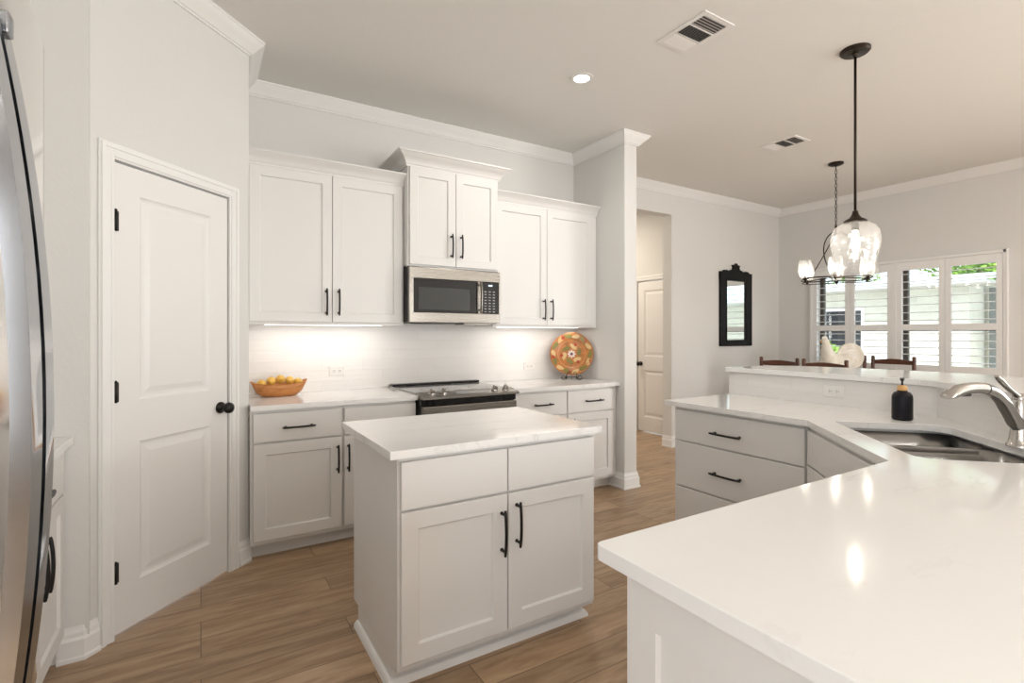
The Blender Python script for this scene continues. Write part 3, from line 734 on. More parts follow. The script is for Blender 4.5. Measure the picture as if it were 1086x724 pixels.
# outlets (horizontal duplex)
def outlet(loc, rz, label):
    t = thing('outlet', label, 'outlet', loc, rz)
    MB().box(-.057, -.006, -.035, .057, 0, .035, .003).build('cover_plate', 'plastic', t)
    for s_ in (-1, 1):
        x = s_*.0195; o = MB().box(x-.0165, -.0085, -.0135, x+.0165, -.006, .0135, .003).build('socket', 'plastic', t)
        sl2 = MB(); sl2.box(x-.007, -.0088, .003, x+.002, -.0084, .0055); sl2.box(x-.007, -.0088, -.006, x+.002, -.0084, -.0035); sl2.box(x+.006, -.0088, -.002, x+.010, -.0084, .002); sl2.build('slot', 'gasket', o)
outlet((.862, YB-.0102, 1.058), 0, 'white horizontal outlet on the tile left of the range')
outlet((2.570, YB-.0102, 1.037), 0, 'white horizontal outlet on the tile beside the decorative plate')
outlet((3.1518, 1.548, .997), -PI/2, 'white horizontal outlet on the tiled wall below the raised bar')

# ============================================================ FRIDGE AND LEFT RUN
t = thing('refrigerator', 'tall stainless french door refrigerator with bowed handles at left edge', 'refrigerator', (-.30, .80, 0))
FW = 1.27-.34
# local: y from -.46 (near) to .47 (far); front toward +x
MB().box(-.72, -.44, .03, -.02, .455, 1.83, .004).build('body', 'gasket', t)
def dface(y0, y1, z0, z1, taper=True):
    m = MB(); ny, nz = 14, 22; g = {}
    for i in range(ny+1):
        for j in range(nz+1):
            y = y0 + (y1-y0)*i/ny; z = z0 + (z1-z0)*j/nz
            u = y/.48; x = .078 - .028*abs(u)**2.2
            if abs(u) > .93: x -= .012*((abs(u)-.93)/.07)**2
            dz = z-1.30
            x -= .012*max(0, (-dz-.30)/.33)**1.5 if dz < 0 else 0
            g[i, j] = (x, y, z)
    fr = {k_: m.bm.verts.new(v) for k_, v in g.items()}; bk = {k_: m.bm.verts.new((-.012, v[1], v[2])) for k_, v in g.items() if k_[0] in (0, ny) or k_[1] in (0, nz)}
    for i in range(ny):
        for j in range(nz): f = m.bm.faces.new((fr[i, j], fr[i+1, j], fr[i+1, j+1], fr[i, j+1])); f.smooth = True
    for i in range(ny):
        for j in (0, nz): m.bm.faces.new((fr[i, j], fr[i+1, j], bk[i+1, j], bk[i, j]))
    for j in range(nz):
        for i in (0, ny): m.bm.faces.new((fr[i, j], fr[i, j+1], bk[i, j+1], bk[i, j]))
    m.bm.faces.new([bk[0, 0], bk[ny, 0], bk[ny, nz], bk[0, nz]]) if False else None
    return m
def fhandle(par, y0, y1):
    m = MB(); n = 24; prev = None
    for i in range(n+1):
        z = .66 + (1.78-.66)*i/n; x = .300 - .176 - .17*(z-1.22)**2
        th = .020
        r = [m.bm.verts.new((x, y0, z)), m.bm.verts.new((x, y1, z)), m.bm.verts.new((x-th, y1, z)), m.bm.verts.new((x-th, y0, z))]
        if prev:
            for j in range(4): m.bm.faces.new((prev[j], prev[(j+1) % 4], r[(j+1) % 4], r[j]))
        else: m.bm.faces.new(r)
        prev = r
    m.bm.faces.new(prev)
    es = [e for e in m.bm.edges if abs((e.verts[0].co-e.verts[1].co).z) > .01]
    bmesh.ops.bevel(m.bm, geom=es, offset=.006, segments=3, profile=.5, affect='EDGES')
    for z in (.70, 1.74): m.box(.03, (y0+y1)/2-.012, z-.015, .085, (y0+y1)/2+.012, z+.015, .003)
    return wn(m.build('handle', 'fridgehandle', par))
d1 = shade(dface(-.455, .083, .70, 1.856).build('door', 'fridge', t), 30); d2 = shade(dface(.088, .48, .70, 1.856).build('door', 'fridge', t), 30)
fhandle(d1, .035, .085); fhandle(d2, .104, .146)
dw = shade(dface(-.455, .48, .06, .692).build('freezer_drawer', 'fridge', t), 30)
hz_ = MB(); hz_.tube([(.12, y, .60) for y in (-.36, -.1, .1, .38)], .013, 12)
for y in (-.34, .36): hz_.tube([(.04, y, .60), (.12, y, .60)], .01, 8)
hz_.build('handle', 'fridgehandle', dw)

t = thing('base_cabinet', 'white double door base cabinet between refrigerator and pantry wall', 'cabinet', (-.49, 1.32, 0), PI/2)
LW = 2.700-1.32
base_body(t, 0, LW, .598)
c1 = .955   # meeting line of the visible pair
cab_door(t, c1-.42, LW-.012, .694, .862, ('h', c1+.02, .780), .14, slab=True, name='drawer')
cab_door(t, c1-.42, c1-.002, .117, .684, ('v', c1-.035, .54), .19, st=.06); cab_door(t, c1+.002, LW-.012, .117, .684, ('v', c1+.035, .54), .19, st=.06)
cab_door(t, .012, c1-.424, .117, .862, None, slab=True, name='filler_panel')
counter('countertop', 'white quartz countertop between refrigerator and pantry wall', [(-.442, 1.32), (-.442, 2.704), (-1.098, 2.704), (-1.098, 1.32)])

# ============================================================ CEILING FIXTURES
def can(loc, label=None, visible=True):
    t = thing('recessed_light', label, 'light', loc, 0, 'recessed ceiling lights')
    m = MB(); m.lathe([(.052, 0), (.078, 0), (.078, -.004), (.062, -.007), (.052, -.004)], n=36); shade(m.build('trim_ring', 'plastic', t), 40)
    m = MB(); m.lathe([(0, -.002), (.052, -.002)], n=36); m.build('lens', 'led', t)
    area('ceiling_lamp', (loc[0], loc[1], loc[2]-.02), (0, 0, 0), .13, .13, CAN, (1, .955, .90), disk=True)
can((2.185, 2.671, CZ), 'round recessed ceiling light glowing above the kitchen aisle')
for p in ((.2, -1.0), (2.3, -1.4), (4.6, -1.0), (.9, -3.4), (3.4, -3.4), (5.4, -3.0)):  # unseen cans added to lift the general room light
    can((p[0], p[1], CZ), 'unseen recessed ceiling light added behind the kitchen to light the room')
hl_ = thing('hall_light', 'round flush ceiling light in the hall', 'light', (4.2, 5.6, CZ)); MB().lathe([(0, -.05), (.10, -.045), (.13, -.02), (.135, 0)], n=30).build('diffuser', 'led', hl_)
area('hall_lamp', (4.2, 5.6, CZ-.07), (0, 0, 0), .25, .25, 26, (1, .87, .72), disk=True)

def vent(c, sx, sy, label, rz=0):
    t = thing('ceiling_vent', label, 'vent', (c[0], c[1], CZ), rz, 'ceiling air vents')
    m = MB(); e = .028
    m.box(-sx/2, -sy/2, -.006, sx/2, -sy/2+e, 0); m.box(-sx/2, sy/2-e, -.006, sx/2, sy/2, 0); m.box(-sx/2, -sy/2+e, -.006, -sx/2+e, sy/2-e, 0); m.box(sx/2-e, -sy/2+e, -.006, sx/2, sy/2-e, 0)
    third = (sy-2*e)/3
    for k_ in (1, 2): m.box(-sx/2+e, -sy/2+e+third*k_-.004, -.006, sx/2-e, -sy/2+e+third*k_+.004, 0)
    m.build('frame', 'plastic', t)
    MB().box(-sx/2+e, -sy/2+e, -.0012, sx/2-e, sy/2-e, 0).build('backing', 'gasket', t)
    s_ = MB()
    def slat(p0, p1, d, w_=.012):
        p0 = Vector(p0); p1 = Vector(p1); d = Vector(d)
        a = [p0, p1, p1 + d*w_ + Vector((0, 0, -.006)), p0 + d*w_ + Vector((0, 0, -.006))]; th = Vector((0, 0, -.0009))
        s_.quad([v + Vector((0, 0, -.001)) for v in a]); s_.quad([v + Vector((0, 0, -.002)) for v in a][::-1])
    y0 = -sy/2+e
    for i in range(5): yy = y0 + third*(i+.5)/5; slat((-sx/2+e, yy, 0), (sx/2-e, yy, 0), (0, -1, 0))
    for i in range(5): yy = y0 + 2*third + third*(i+.5)/5; slat((-sx/2+e, yy, 0), (sx/2-e, yy, 0), (0, 1, 0))
    nx = 10
    for i in range(nx): xx = -sx/2+e + (sx-2*e)*(i+.3)/nx; slat((xx, y0+third+.004, 0), (xx, y0+2*third-.004, 0), (-1, 0, 0), .009)
    s_.build('slats', 'plastic', t)
vent((2.407, 1.934), .248, .340, 'larger white ceiling vent nearest the camera')
vent((4.490, 2.627), .235, .33, 'smaller looking white ceiling vent farther off near the dining area')

# pendant
px0, py0 = 3.38, 1.54
t = thing('pendant_light', 'clear seeded glass bell pendant hanging over the bar on a bronze rod', 'pendant light', (px0, py0, 0))
m = MB(); m.lathe([(0, CZ), (.080, CZ), (.080, CZ-.012), (.070, CZ-.022), (.018, CZ-.026), (.012, CZ-.045), (0, CZ-.045)], n=36); shade(m.build('canopy', 'bronze', t), 40)
m = MB(); m.tube([(0, 0, CZ-.03), (0, 0, 2.07)], .0075, 12); m.build('rod', 'bronze', t)
m = MB(); m.lathe([(0, 2.08), (.014, 2.075), (.018, 2.055), (.030, 2.035), (.058, 2.018), (.064, 2.008), (.060, 2.004), (0, 2.006)], n=36); m.tube([(0, 0, 2.005), (0, 0, 1.955)], .019, 16); shade(m.build('socket_cap', 'bronze', t), 50)
prof = [(.040, 2.006), (.075, 1.998), (.105, 1.978), (.124, 1.945), (.131, 1.905), (.127, 1.86), (.116, 1.81), (.109, 1.775), (.109, 1.745), (.118, 1.715), (.132, 1.690)]
m = MB(); m.lathe(prof, n=48); shade(m.build('glass_shade', 'seeded', t), 180)
m = MB(); m.lathe([(0, 1.96), (.013, 1.955), (.014, 1.93), (.020, 1.90), (.023, 1.875), (.018, 1.85), (.008, 1.838), (0, 1.836)], n=20); m.build('bulb', 'bulb', t)
# chandelier
cx, cy = 5.45, 2.66
t = thing('chandelier', 'bronze ring chandelier with seeded glass cups on a chain behind the pendant', 'chandelier', (cx, cy, 0), rad(10))
m = MB(); m.lathe([(0, CZ), (.068, CZ), (.068, CZ-.014), (.05, CZ-.024), (.012, CZ-.03), (0, CZ-.04)], n=30); shade(m.build('canopy', 'bronze', t), 40)
m = MB(); z = CZ-.04; i = 0
while z > 2.40:
    n = 10; ring_ = []
    for j in range(n+1):
        a = 2*PI*j/n; u = .010*math.cos(a); v = .021*math.sin(a)
        ring_.append((u, 0, z-.018+v) if i % 2 == 0 else (0, u, z-.018+v))
    m.tube(ring_, .0026, 5, caps=False); z -= .034; i += 1
m.build('chain', 'bronze', t)
m = MB(); m.tube([(0, 0, 2.42), (0, 0, 2.34)], .008, 10); m.ball((0, 0, 2.35), .018); m.build('stem', 'bronze', t)
RR = .30; zr = 1.885; m = MB()
m.tube([(RR*math.cos(2*PI*j/48), RR*math.sin(2*PI*j/48), zr + .006*math.sin(6*PI*j/48)) for j in range(49)], .0065, 8, caps=False)
m.tube([(RR*.985*math.cos(2*PI*j/48), RR*.985*math.sin(2*PI*j/48), zr - .026 + .010*math.sin(4*PI*j/48+1)) for j in range(49)], .0045, 8, caps=False)
m.build('ring', 'bronze', t)
for j in range(3):
    a = 2*PI*j/3 + .35; a2 = a + 1.0
    p3 = (RR*math.cos(a2), RR*math.sin(a2), zr-.02)
    m = MB(); m.tube(bez((0, 0, 2.36), (.14*math.cos(a), .14*math.sin(a), 2.34), (RR*1.05*math.cos(a+.45), RR*1.05*math.sin(a+.45), 2.06), p3, 18), .0055, 8); m.build('arm', 'bronze', t)
for j in range(6):
    a = 2*PI*j/6 + rad(15); X, Y = RR*math.cos(a), RR*math.sin(a)
    m = MB(); m.lathe([(0, zr-.035), (.006, zr-.03), (.020, zr+.004), (.026, zr+.010), (.012, zr+.012), (.012, zr+.045), (0, zr+.046)], (X, Y, 0), 16); cup = m.build('cup', 'bronze', t)
    m = MB(); m.lathe([(.022, zr+.012), (.044, zr+.022), (.058, zr+.055), (.064, zr+.10), (.060, zr+.15), (.055, zr+.185)], (X, Y, 0), 24); shade(m.build('glass_shade', 'seeded2', cup), 180)
    m = MB(); m.lathe([(0, zr+.045), (.011, zr+.05), (.020, zr+.08), (.018, zr+.10), (.008, zr+.115), (0, zr+.12)], (X, Y, 0), 14); m.build('bulb', 'bulb', cup)

# ============================================================ MIRROR
t = thing('wall_mirror', 'small wall mirror in a carved black wooden frame', 'mirror', (5.904, YM, 1.70))
m = MB(); w2, h0, h1 = .328, -.523, .425
m.box(-w2, -.028, h0, -w2+.118, 0, h1, .006); m.box(w2-.118, -.028, h0, w2, 0, h1, .006); m.box(-w2+.118, -.027, h0, w2-.118, 0, h0+.08, .004)
# crest
cr_pts = [(-w2, .32), (w2, .32), (w2, .425), (.27, .425), (.25, .445), (.19, .45), (.16, .43), (.11, .455), (.075, .46), (.06, .485), (.075, .52), (.045, .515), (.02, .53), (0, .545), (-.02, .53), (-.045, .515), (-.075, .52), (-.06, .485), (-.075, .46), (-.11, .455), (-.16, .43), (-.19, .45), (-.25, .445), (-.27, .425), (-w2, .425)]
fm = [m.bm.verts.new((x, -.026, z)) for x, z in cr_pts]; bm_ = [m.bm.verts.new((x, 0, z)) for x, z in cr_pts]
m.bm.faces.new(fm); m.bm.faces.new(bm_[::-1])
for i in range(len(fm)): m.bm.faces.new((fm[i], bm_[i], bm_[(i+1) % len(fm)], fm[(i+1) % len(fm)]))
m.box(-.215, -.034, h0+.07, -.205, -.01, .325); m.box(.205, -.034, h0+.07, .215, -.01, .325); m.box(-.215, -.034, h0+.07, .215, -.01, h0+.08); m.box(-.215, -.034, .315, .215, -.01, .325)
m.build('frame', 'blackframe', t)
MB().box(-.21, -.012, h0+.078, .21, -.006, .32).build('glass', 'mirror', t)

# ============================================================ WINDOWS AND SHUTTERS
for n_, (a, b) in ((1, W1), (2, W2)):
    m = MB(); X0, X1 = XR+.085, XR+.135
    for q in ((a, WZ[0], a+.045, WZ[1]), (b-.045, WZ[0], b, WZ[1]), (a, WZ[0], b, WZ[0]+.045), (a, WZ[1]-.045, b, WZ[1]), (a, 1.365, b, 1.41)): m.box(X0, q[0], q[1], X1, q[2], q[3])
    o = struct('window_%d' % n_, m, 'bronzealu', 'dark framed sash window behind the white shutters')
    MB().box(XR+.11, a+.04, WZ[0]+.04, XR+.114, b-.04, WZ[1]-.04).build('pane', 'pane', o)
    mo = MB(); mo.box(XR+.15, a-.0, WZ[0]-.02, XR+.26, a-.0-.001, WZ[1]); mo.build('outer_reveal', 'bronzealu', o)
FX = XR - .045
m = MB()
for q in ((1.744, .85, 1.772, 2.181), (3.630, .85, 3.665, 2.181), (1.744, 2.150, 3.665, 2.181), (1.744, .85, 3.665, .885), (2.690, .86, 2.730, 2.16)): m.box(FX, q[0], q[1], XR, q[2], q[3], .003)
m.box(FX-.004, 1.738, .845, XR, 1.750, 2.187, .002)
struct('trim_4', m, 'trim', 'white shutter frame around the dining windows')
labs = ('shutter panel farthest from the corner, bright patio behind its slats', 'second shutter panel from the right, pale house wall behind it', 'third shutter panel from the right, behind the pendant glass', 'shutter panel nearest the room corner, behind the chandelier')
for (a, b), lb in zip(((1.774, 2.239), (2.243, 2.690), (2.730, 3.183), (3.187, 3.630)), labs):
    t = thing('window_shutter', 'white ' + lb, 'shutter', (FX+.005, a, 0), 0, 'plantation shutters of the dining windows')
    W = b-a; z0, z1 = .887, 2.148; d = .030; s_ = .052
    m = MB(); m.box(0, 0, z0, d, s_, z1, .002); m.box(0, W-s_, z0, d, W, z1, .002); m.box(0, s_, z0, d, W-s_, z0+.10, .002); m.box(0, s_, 2.056, d, W-s_, z1, .002); m.box(0, s_, 1.372, d, W-s_, 1.442, .002)
    m.build('frame', 'trim', t)
    for lo, hi in ((z0+.10, 1.372), (1.442, 2.056)):
        n = round((hi-lo)/.083); m = MB(); pitch = (hi-lo)/n
        for i in range(n):
            z = lo + pitch*(i+.5); hw_ = .040; a_ = rad(3)
            pts = []
            for k2 in range(10):
                an = 2*PI*k2/10; u = hw_*math.cos(an); v = .0048*math.sin(an)
                pts.append((.015 + u*math.cos(a_) - v*math.sin(a_), z + u*math.sin(a_) + v*math.cos(a_)))
            A = [m.bm.verts.new((x, s_, zz)) for x, zz in pts]; B = [m.bm.verts.new((x, W-s_, zz)) for x, zz in pts]
            for k2 in range(10): f = m.bm.faces.new((A[k2], A[(k2+1) % 10], B[(k2+1) % 10], B[k2])); f.smooth = True
        m.build('louvers', 'trim', t)

# ============================================================ DINING SET
def make_chair():
    t = thing('dining_chair', '', 'chair', (0, 0, 0), 0, 'dark ladder back dining chairs')
    for s_ in (-1, 1):
        m = MB(); x = s_*.195
        m.tube([(x, .20, 0), (x, .20, .45), (x, .205, .80), (x, .215, 1.055), (x, .215, 1.080), (x, .215, 1.088)], [.017, .019, .019, .018, .018, .008], 14); m.build('back_post', 'walnut', t)
        m = MB(); m.tube([(x*1.1, -.20, 0), (x*1.1, -.20, .46), (x*1.1, -.20, .475)], [.017, .021, .012], 12); m.build('leg', 'walnut', t)
    for zc, amp in ((1.02, .022), (.84, .018), (.66, .016)):
        m = MB(); n = 16; A = []
        for i in range(n+1):
            u = -1 + 2*i/n; x = u*.185; y = .214 + .012*(1-u*u) - (1.02-zc)*.04
            hh_ = .020 + amp*max(0, 1-abs(u)**1.6)*.8
            A.append([(x, y-.007, zc-.022), (x, y+.007, zc-.022), (x, y+.007, zc+hh_), (x, y-.007, zc+hh_)])
        V = [[m.bm.verts.new(p) for p in r] for r in A]
        for a, b in zip(V, V[1:]):
            for j in range(4): m.bm.faces.new((a[j], a[(j+1) % 4], b[(j+1) % 4], b[j]))
        m.bm.faces.new(V[0]); m.bm.faces.new(V[-1][::-1]); m.build('back_slat', 'walnut', t)
    MB().box(-.215, -.215, .435, .215, .20, .465, .012).build('seat', 'rush', t)
    m = MB()
    for z, ya, yb in ((.20, -.2, .2), (.30, -.2, .2)):
        for s_ in (-1, 1): m.tube([(s_*.205, ya, z), (s_*.197, yb, z)], .009, 8)
    m.tube([(-.21, -.2, .26), (.21, -.2, .26)], .009, 8); m.tube([(-.195, .2, .26), (.195, .2, .26)], .009, 8); m.build('stretcher', 'walnut', t)
    return t
ch = make_chair()
ch['label'] = 'dark wood ladder back chair, leftmost behind the raised bar'; ch.location = (5.40, 3.095, 0); ch.rotation_euler = (0, 0, PI/2)
dup(ch, (5.33, 2.60, 0), PI/2, 'dark wood ladder back chair in front of the ceramic rooster')
dup(ch, (6.29, 3.06, 0), -PI/2, 'dark wood ladder back chair mostly hidden behind the rooster tail')
dup(ch, (6.29, 2.585, 0), -PI/2, 'dark wood ladder back chair right of the rooster, nearest the window')
t = thing('dining_table', 'dark wood dining table behind the raised bar, mostly out of sight', 'table', (5.86, 2.80, 0))
MB().box(-.42, -.85, .73, .42, .85, .76, .006).build('tabletop', 'tablewood', t); MB().box(-.34, -.75, .64, .34, .75, .73).build('apron', 'tablewood', t)
for sx in (-1, 1):
    for sy in (-1, 1): m = MB(); m.tube([(sx*.33, sy*.74, 0), (sx*.33, sy*.74, .35), (sx*.33, sy*.74, .66)], [.022, .034, .036], 14); m.build('leg', 'tablewood', t)

# rooster figure, local +x = facing direction
M['ceramic'] = wood('cream_ceramic', (0.70, 0.64, 0.52), (0.86, 0.83, 0.77), (9, 9, 9), .45)
rx_, ry_ = 5.86, 2.86
t = thing('rooster_figure', 'cream ceramic rooster figure standing on the dining table', 'rooster figure', (rx_, ry_, .7605), math.atan2(.522, -.853))
m = MB()
m.ball((0, 0, .05), (.10, .075, .05)); m.ball((-.01, 0, .24), (.145, .095, .12)); m.ball((.06, 0, .27), (.095, .085, .11))
m.tube([(.06, 0, .24), (.085, 0, .34), (.105, 0, .42), (.11, 0, .48)], [.095, .075, .052, .036], 18); m.ball((.118, 0, .49), (.043, .034, .036))
m.tube([(0, 0, .06), (0, 0, .17)], [.05, .06], 14)
m.ball((-.10, 0, .28), (.08, .05, .09))
o = m.build('body', 'ceramic', t); md = o.modifiers.new('merge', 'REMESH'); md.mode = 'VOXEL'; md.voxel_size = .010; md.use_smooth_shade = True
md = o.modifiers.new('sm', 'SMOOTH'); md.iterations = 6
m = MB()
# spiral plume discs
for k2 in range(4):
    R_ = .128 - .030*k2
    m.tube([(-.155 + R_*math.cos(2*PI*j/28), 0, .325 + R_*math.sin(2*PI*j/28)) for j in range(29)], [(.016, .022)]*29, 8)
m.lathe([(0, -.012), (.128, -.012), (.128, .012), (0, .012)], (-.155, 0, .325), 30, 'y')
shade(m.build('tail', 'ceramic', t), 50)
m = MB()
for i in range(4): m.ball((.10+.014*i, 0, .525+.008*math.sin(i*PI/3)), (.012, .006, .018), 8, 6)
m.build('comb', 'ceramic', t)
m = MB(); m.tube([(.150, 0, .492), (.178, 0, .484)], [.012, .002], 8); m.build('beak', 'bamboo', t)
m = MB(); m.ball((.140, 0, .452), (.010, .012, .022), 8, 6); m.build('wattle', 'ceramic', t)

# ============================================================ COUNTER PROPS
bx, by, bz = .450, 3.74, .9142
t = thing('fruit_bowl', 'oblong carved wooden bowl of lemons on the left counter', 'bowl', (bx, by, bz), rad(3))
t['label'] = 'oblong carved wooden bowl on the left counter holding lemons'
m = MB(); rings = []
lev = [(.55, 0, 0), (.62, .004, 0), (.80, .030, 0), (.93, .060, 1), (1.0, .085, 1), (.96, .083, 1), (.88, .060, 1), (.72, .028, 0), (.55, .014, 0)]
for sc, z, wv in lev:
    r = []
    for j in range(40):
        a = 2*PI*j/40; ca, sa = math.cos(a), math.sin(a)
        X = .178*sc*math.copysign(abs(ca)**.8, ca); Y = .085*sc*math.copysign(abs(sa)**.8, sa)
        zz = z + (wv*(.022*abs(ca)**4 + .003*math.sin(5*a)))
        r.append(m.bm.verts.new((X, Y, zz)))
    rings.append(r)
for a, b in zip(rings, rings[1:]):
    for j in range(40): f = m.bm.faces.new((a[j], a[(j+1) % 40], b[(j+1) % 40], b[j])); f.smooth = True
m.bm.faces.new(rings[0][::-1]); m.bm.faces.new(rings[-1]); m.build('bowl', 'bowl', t)
lm = MB(); lm.lathe([(0, -.042), (.006, -.040), (.012, -.035), (.023, -.024), (.0285, -.010), (.029, .006), (.025, .021), (.015, .033), (.007, .038), (.005, .042), (0, .043)], (0, 0, 0), 20)
l0 = lm.build('lemon', 'lemon'); tag(l0, 'yellow lemon at the left end of the wooden bowl', 'lemon', 'lemons in the wooden bowl')
sp_ = [(-.108, .0, .086, 10, 'yellow lemon at the left end of the wooden bowl'), (-.052, -.012, .104, -15, 'yellow lemon on the pile, second from the left'), (.008, .004, .112, 12, 'yellow lemon crowning the middle of the pile'), (.064, -.008, .102, -8, 'yellow lemon on the pile, second from the right'), (.118, .0, .088, 15, 'yellow lemon at the right end of the wooden bowl'),
       (-.062, .0, .044, 90, 'yellow lemon deep in the bowl under the pile, left'), (.040, .0, .044, 90, 'yellow lemon deep in the bowl under the pile, right')]
for i, (x, y, z, az, lb) in enumerate(sp_):
    o = l0 if i == 0 else l0.copy()
    if i: C.objects.link(o)
    o['label'] = lb; c_, s_ = math.cos(rad(3)), math.sin(rad(3))
    o.location = (bx + x*c_ - y*s_, by + x*s_ + y*c_, bz + z); o.rotation_euler = (rad(90), 0, rad(az)); o.scale = (.97, .97, .97)

# decorative plate on stand
PX, PY = 2.912, 3.705
PR = rad(-37)
def plate():
    t = thing('decorative_plate', 'large round orange plate painted with leaves and a white flower', 'plate', (PX, PY, .9142+.035), PR)
    tilt = rad(-12); Rr = .200
    cen = Vector((0, .016, Rr*math.cos(tilt)+.002))
    rot = Matrix.Rotation(PI/2, 4, 'X'); 
    m = MB(); m.lathe([(0, 0), (.115, 0), (.125, .004), (.14, .010), (.183, .018), (.198, .022), (.200, .019), (.183, .012), (.145, .002), (.12, -.006), (0, -.006)], n=64)
    M['pl_orange'] = wood('terracotta_glaze', (0.30, 0.13, 0.03), (0.58, 0.20, 0.05), (14, 14, 14), .28)
    o = m.build('plate_body', 'pl_orange', t)
    R_ = Matrix.Translation(cen) @ Matrix.Rotation(tilt, 4, 'X') @ Matrix.Rotation(PI/2, 4, 'X')
    o.data.transform(R_)
    def deco(name, shapes, col):
        mt = mat('glaze_'+name, col, .25)
        groups = [shapes] if name == 'inner_ring' else [[q] for q in shapes]
        for gsh in groups:
            m = MB()
            for pts in gsh: m.bm.faces.new([m.bm.verts.new(p) for p in pts])
            q = m.build(name, mt, t); q.data.transform(R_)
    def zsurf(r):
        if r < .115: return .0006
        if r < .14: return .0006 + (r-.115)/.025*.010
        return .0106 + (r-.14)/.06*.011
    def leaf(cx, cy, ang, ln, wd, lift=0):
        pts = []
        for j in range(16):
            a = 2*PI*j/16; u = math.cos(a)*ln/2; v = math.sin(a)*wd/2*(1-.35*math.cos(a))
            x = cx + u*math.cos(ang) - v*math.sin(ang); y = cy + u*math.sin(ang) + v*math.cos(ang); pts.append((x, y, zsurf(min(.2, math.hypot(x, y))) + .0004 + lift))
        return pts
    rnd = random.Random(3)
    inner = [leaf(.072*math.cos(a), .072*math.sin(a), a+1.1, .074, .038) for a in [2*PI*k/6+.3 for k in range(6)]]
    deco('green_leaf', inner[::2] + [leaf(.168*math.cos(a), .168*math.sin(a), a+1.3, .085, .040) for a in [2*PI*k/7 for k in range(7)]], (.22, .19, .055))
    deco('cream_leaf', inner[1::2] + [leaf(.166*math.cos(a), .166*math.sin(a), a+1.9, .070, .036, .0002) for a in [2*PI*k/7+.45 for k in range(7)]], (.66, .47, .22))
    deco('red_petal', [leaf(.172*math.cos(a), .172*math.sin(a), a, .034, .040, .0004) for a in [2*PI*k/5+.8 for k in range(5)]] + [leaf(.095*math.cos(a), .095*math.sin(a), a+.6, .034, .028, .0004) for a in [2*PI*k/3+1.2 for k in range(3)]], (.42, .07, .03))
    deco('white_petal', [leaf(.026*math.cos(a), .026*math.sin(a), a, .026, .019) for a in [2*PI*k/8 for k in range(8)]], (.80, .70, .62))
    deco('flower_centre', [leaf(0, 0, 0, .020, .020, .0006)], (.10, .07, .16))
    rr = []
    for j in range(48):
        a0, a1 = 2*PI*j/48, 2*PI*(j+1)/48
        rr.append([(r*math.cos(a), r*math.sin(a), zsurf(r)+.0005) for r, a in ((.124, a0), (.128, a0), (.128, a1), (.124, a1))])
    deco('inner_ring', rr, (.70, .38, .20))
    return t
plate()
t = thing('plate_stand', 'small scrolled black iron stand holding the decorative plate', 'plate stand', (PX, PY, .9142), PR)
m = MB(); r = .0028
def scroll(x, s_):
    pts = [(x, .06, .003)] if False else []
    # front hook up, base, curl
    for j in range(12):
        a = rad(270 + s_*25*j); pts.append((x + s_*.020 + .017*math.cos(a)*1.0, -.045, .020 + .017*math.sin(a)))
    pts = pts[::-1]
    pts += [(x - s_*.004, -.046, .006), (x - s_*.010, -.048, .030), (x - s_*.014, -.050, .055)]
    for j in range(10):
        a = rad(0 + s_*30*j) if s_ > 0 else rad(180 - 30*j)
        pts.append((x - s_*.014 - s_*.012 + (.012*math.cos(a)), -.052, .060 + abs(.012*math.sin(a)) if j < 6 else .060 - .004))
    m.tube(pts, r, 7)
for s_ in (-1, 1):
    scroll(s_*.055, s_)
    m.tube([(s_*.055, -.042, .012), (s_*.052, .0, .020), (s_*.045, .045, .012), (s_*.040, .062, .003)], r, 7)
    m.tube([(s_*.05, .024, .020), (s_*.05, .034, .12), (s_*.04, .056, .22)], r, 7)
m.tube([(-.052, .0, .022), (0, -.004, .026), (.052, .0, .022)], r, 7); m.tube([(0, -.004, .026), (0, -.03, .016), (0, -.035, .003)], r, 7)
m.tube([(-.04, .056, .22), (0, .059, .225), (.04, .056, .22)], r, 7)
shade(m.build('wire_frame', 'bronze', t), 60)

# ============================================================ OUTSIDE
struct('ground', MB().box(7.05, -25, -.25, 45, 30, -.12), 'concrete', 'pale sunlit patio outside the dining windows')
struct('ground_lawn', MB().box(24, -25, -.12, 45, 30, -.10), 'lawn')
# wing of the same house: wall facing the window, eave, post and sunlit part further right
t = thing('neighboring_house', 'pale limestone house wing with metal roof seen through the shutters', 'house', (16.0, 4.75, -.12))
MB().box(0, .0, 0, 5, 12, 2.85).build('stone_wall', 'stone', t)
MB().box(2.4, -12, 0, 7, .0, 2.85).build('far_stone_wall', 'stone', t)
m = MB(); rp = [(-.7, 2.72), (-.7, 2.86), (6.0, 3.45), (6.0, 3.3)]
a = [m.bm.verts.new((x, -.55, z)) for x, z in rp]; b = [m.bm.verts.new((x, 12.5, z)) for x, z in rp]; m.bm.faces.new(a); m.bm.faces.new(b[::-1])
for i in range(4): m.bm.faces.new((a[i], b[i], b[(i+1) % 4], a[(i+1) % 4]))
m.build('roof', 'roof', t)
m = MB(); m.box(.9, -11.5, 2.62, 6, -.55, 2.78); m.build('porch_roof', 'roof', t)
MB().box(-.68, -.5, 2.66, .0, 12.3, 2.72).build('soffit', 'soffit', t)
MB().box(.95, -.28, 0, 1.13, -.10, 2.62).build('porch_post', 'postgrey', t)
MB().box(.95, -4.2, 0, 1.13, -4.0, 2.62).build('porch_post', 'postgrey', t)
for y in (2.3, 5.2):
    f = MB(); f.box(-.03, y, .9, .02, y+1.1, 2.2); fo = f.build('window_frame', 'trim', t); MB().box(-.035, y+.08, .98, -.03, y+1.02, 2.12).build('window_glass', 'glassblack', fo)
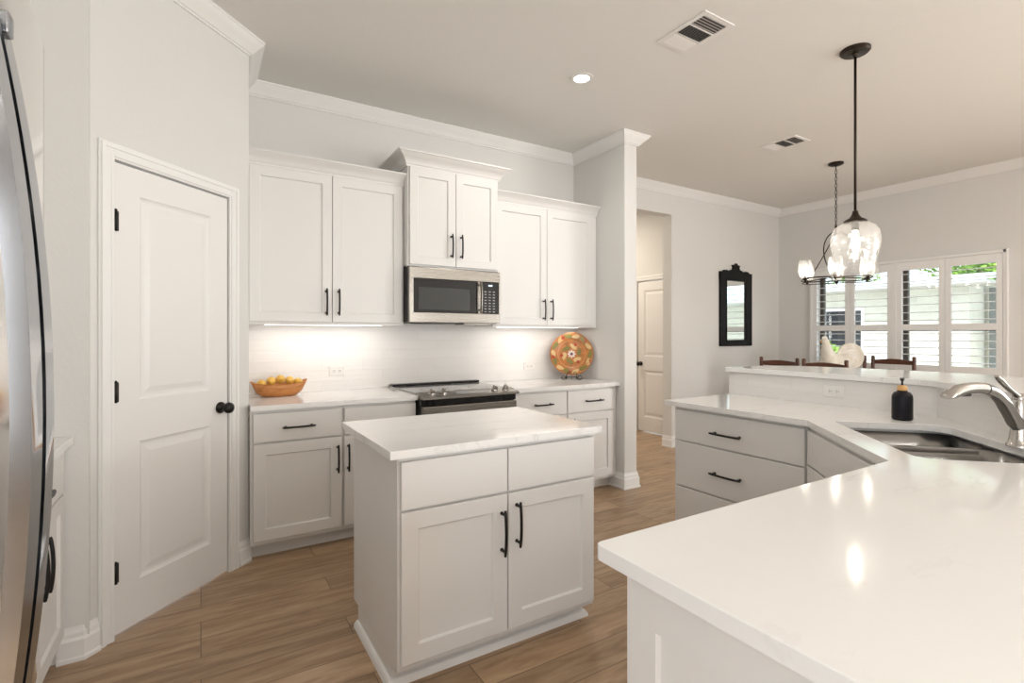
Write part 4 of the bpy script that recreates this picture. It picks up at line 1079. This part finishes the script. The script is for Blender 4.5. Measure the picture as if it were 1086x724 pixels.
def tree(loc, h, r, label, seed, n=2600, leaf=.16):
    rnd = random.Random(seed); t = thing('tree', label, 'tree', loc, 0, 'trees beyond the patio')
    m = MB(); m.tube([(0, 0, 0), (.05, .03, h*.35), (0, .1, h*.7)], [.16, .12, .06], 10)
    for k_ in range(5): a = k_*1.3; m.tube([(.03, .05, h*.4), (r*.5*math.cos(a), r*.5*math.sin(a), h*.72)], [.06, .02], 7)
    m.build('trunk', 'bark', t)
    m = MB()
    cl_ = [(Vector((rnd.uniform(-.6, .6)*r, rnd.uniform(-.6, .6)*r, h*.68 + rnd.uniform(-.35, .4)*r)), r*rnd.uniform(.35, .6)) for _ in range(12)]
    for _ in range(n):
        c, q = cl_[rnd.randrange(12)]; d_ = Vector((rnd.gauss(0, 1), rnd.gauss(0, 1), rnd.gauss(0, 1))).normalized(); p = c + d_*q*rnd.uniform(.6, 1)
        u = Vector((rnd.gauss(0, 1), rnd.gauss(0, 1), rnd.gauss(0, 1))).normalized()*leaf; v = u.orthogonal().normalized()*leaf*.5
        m.quad([p-u, p-v, p+u, p+v])
    m.build('foliage', 'leaf', t)
tree((28, 7.9, -.1), 6.6, 3.0, 'leafy green tree rising above the patio roof', 1)
tree((31, -4, -.1), 7.0, 3.0, 'leafy green tree at the right behind the porch', 2)
tree((29, 15.5, -.1), 8.5, 3.4, 'leafy green tree farther left behind the stone house', 3)
sh = thing('garden_shrub', 'dark green shrub on the patio low behind the rooster', 'shrub', (10.6, 5.9, -.12))
rnd = random.Random(5); m = MB()
for _ in range(1500):
    d_ = Vector((rnd.gauss(0, 1), rnd.gauss(0, 1), rnd.gauss(0, 1))).normalized(); p = Vector((d_.x*.6, d_.y*.9, .75+d_.z*.65))*1; u = Vector((rnd.gauss(0, 1), rnd.gauss(0, 1), rnd.gauss(0, 1))).normalized()*.08; v = u.orthogonal().normalized()*.04
    m.quad([p-u, p-v, p+u, p+v])
m.build('foliage', 'leaf', sh); MB().tube([(0, 0, 0), (0, 0, .7)], .04, 8).build('stem', 'bark', sh)
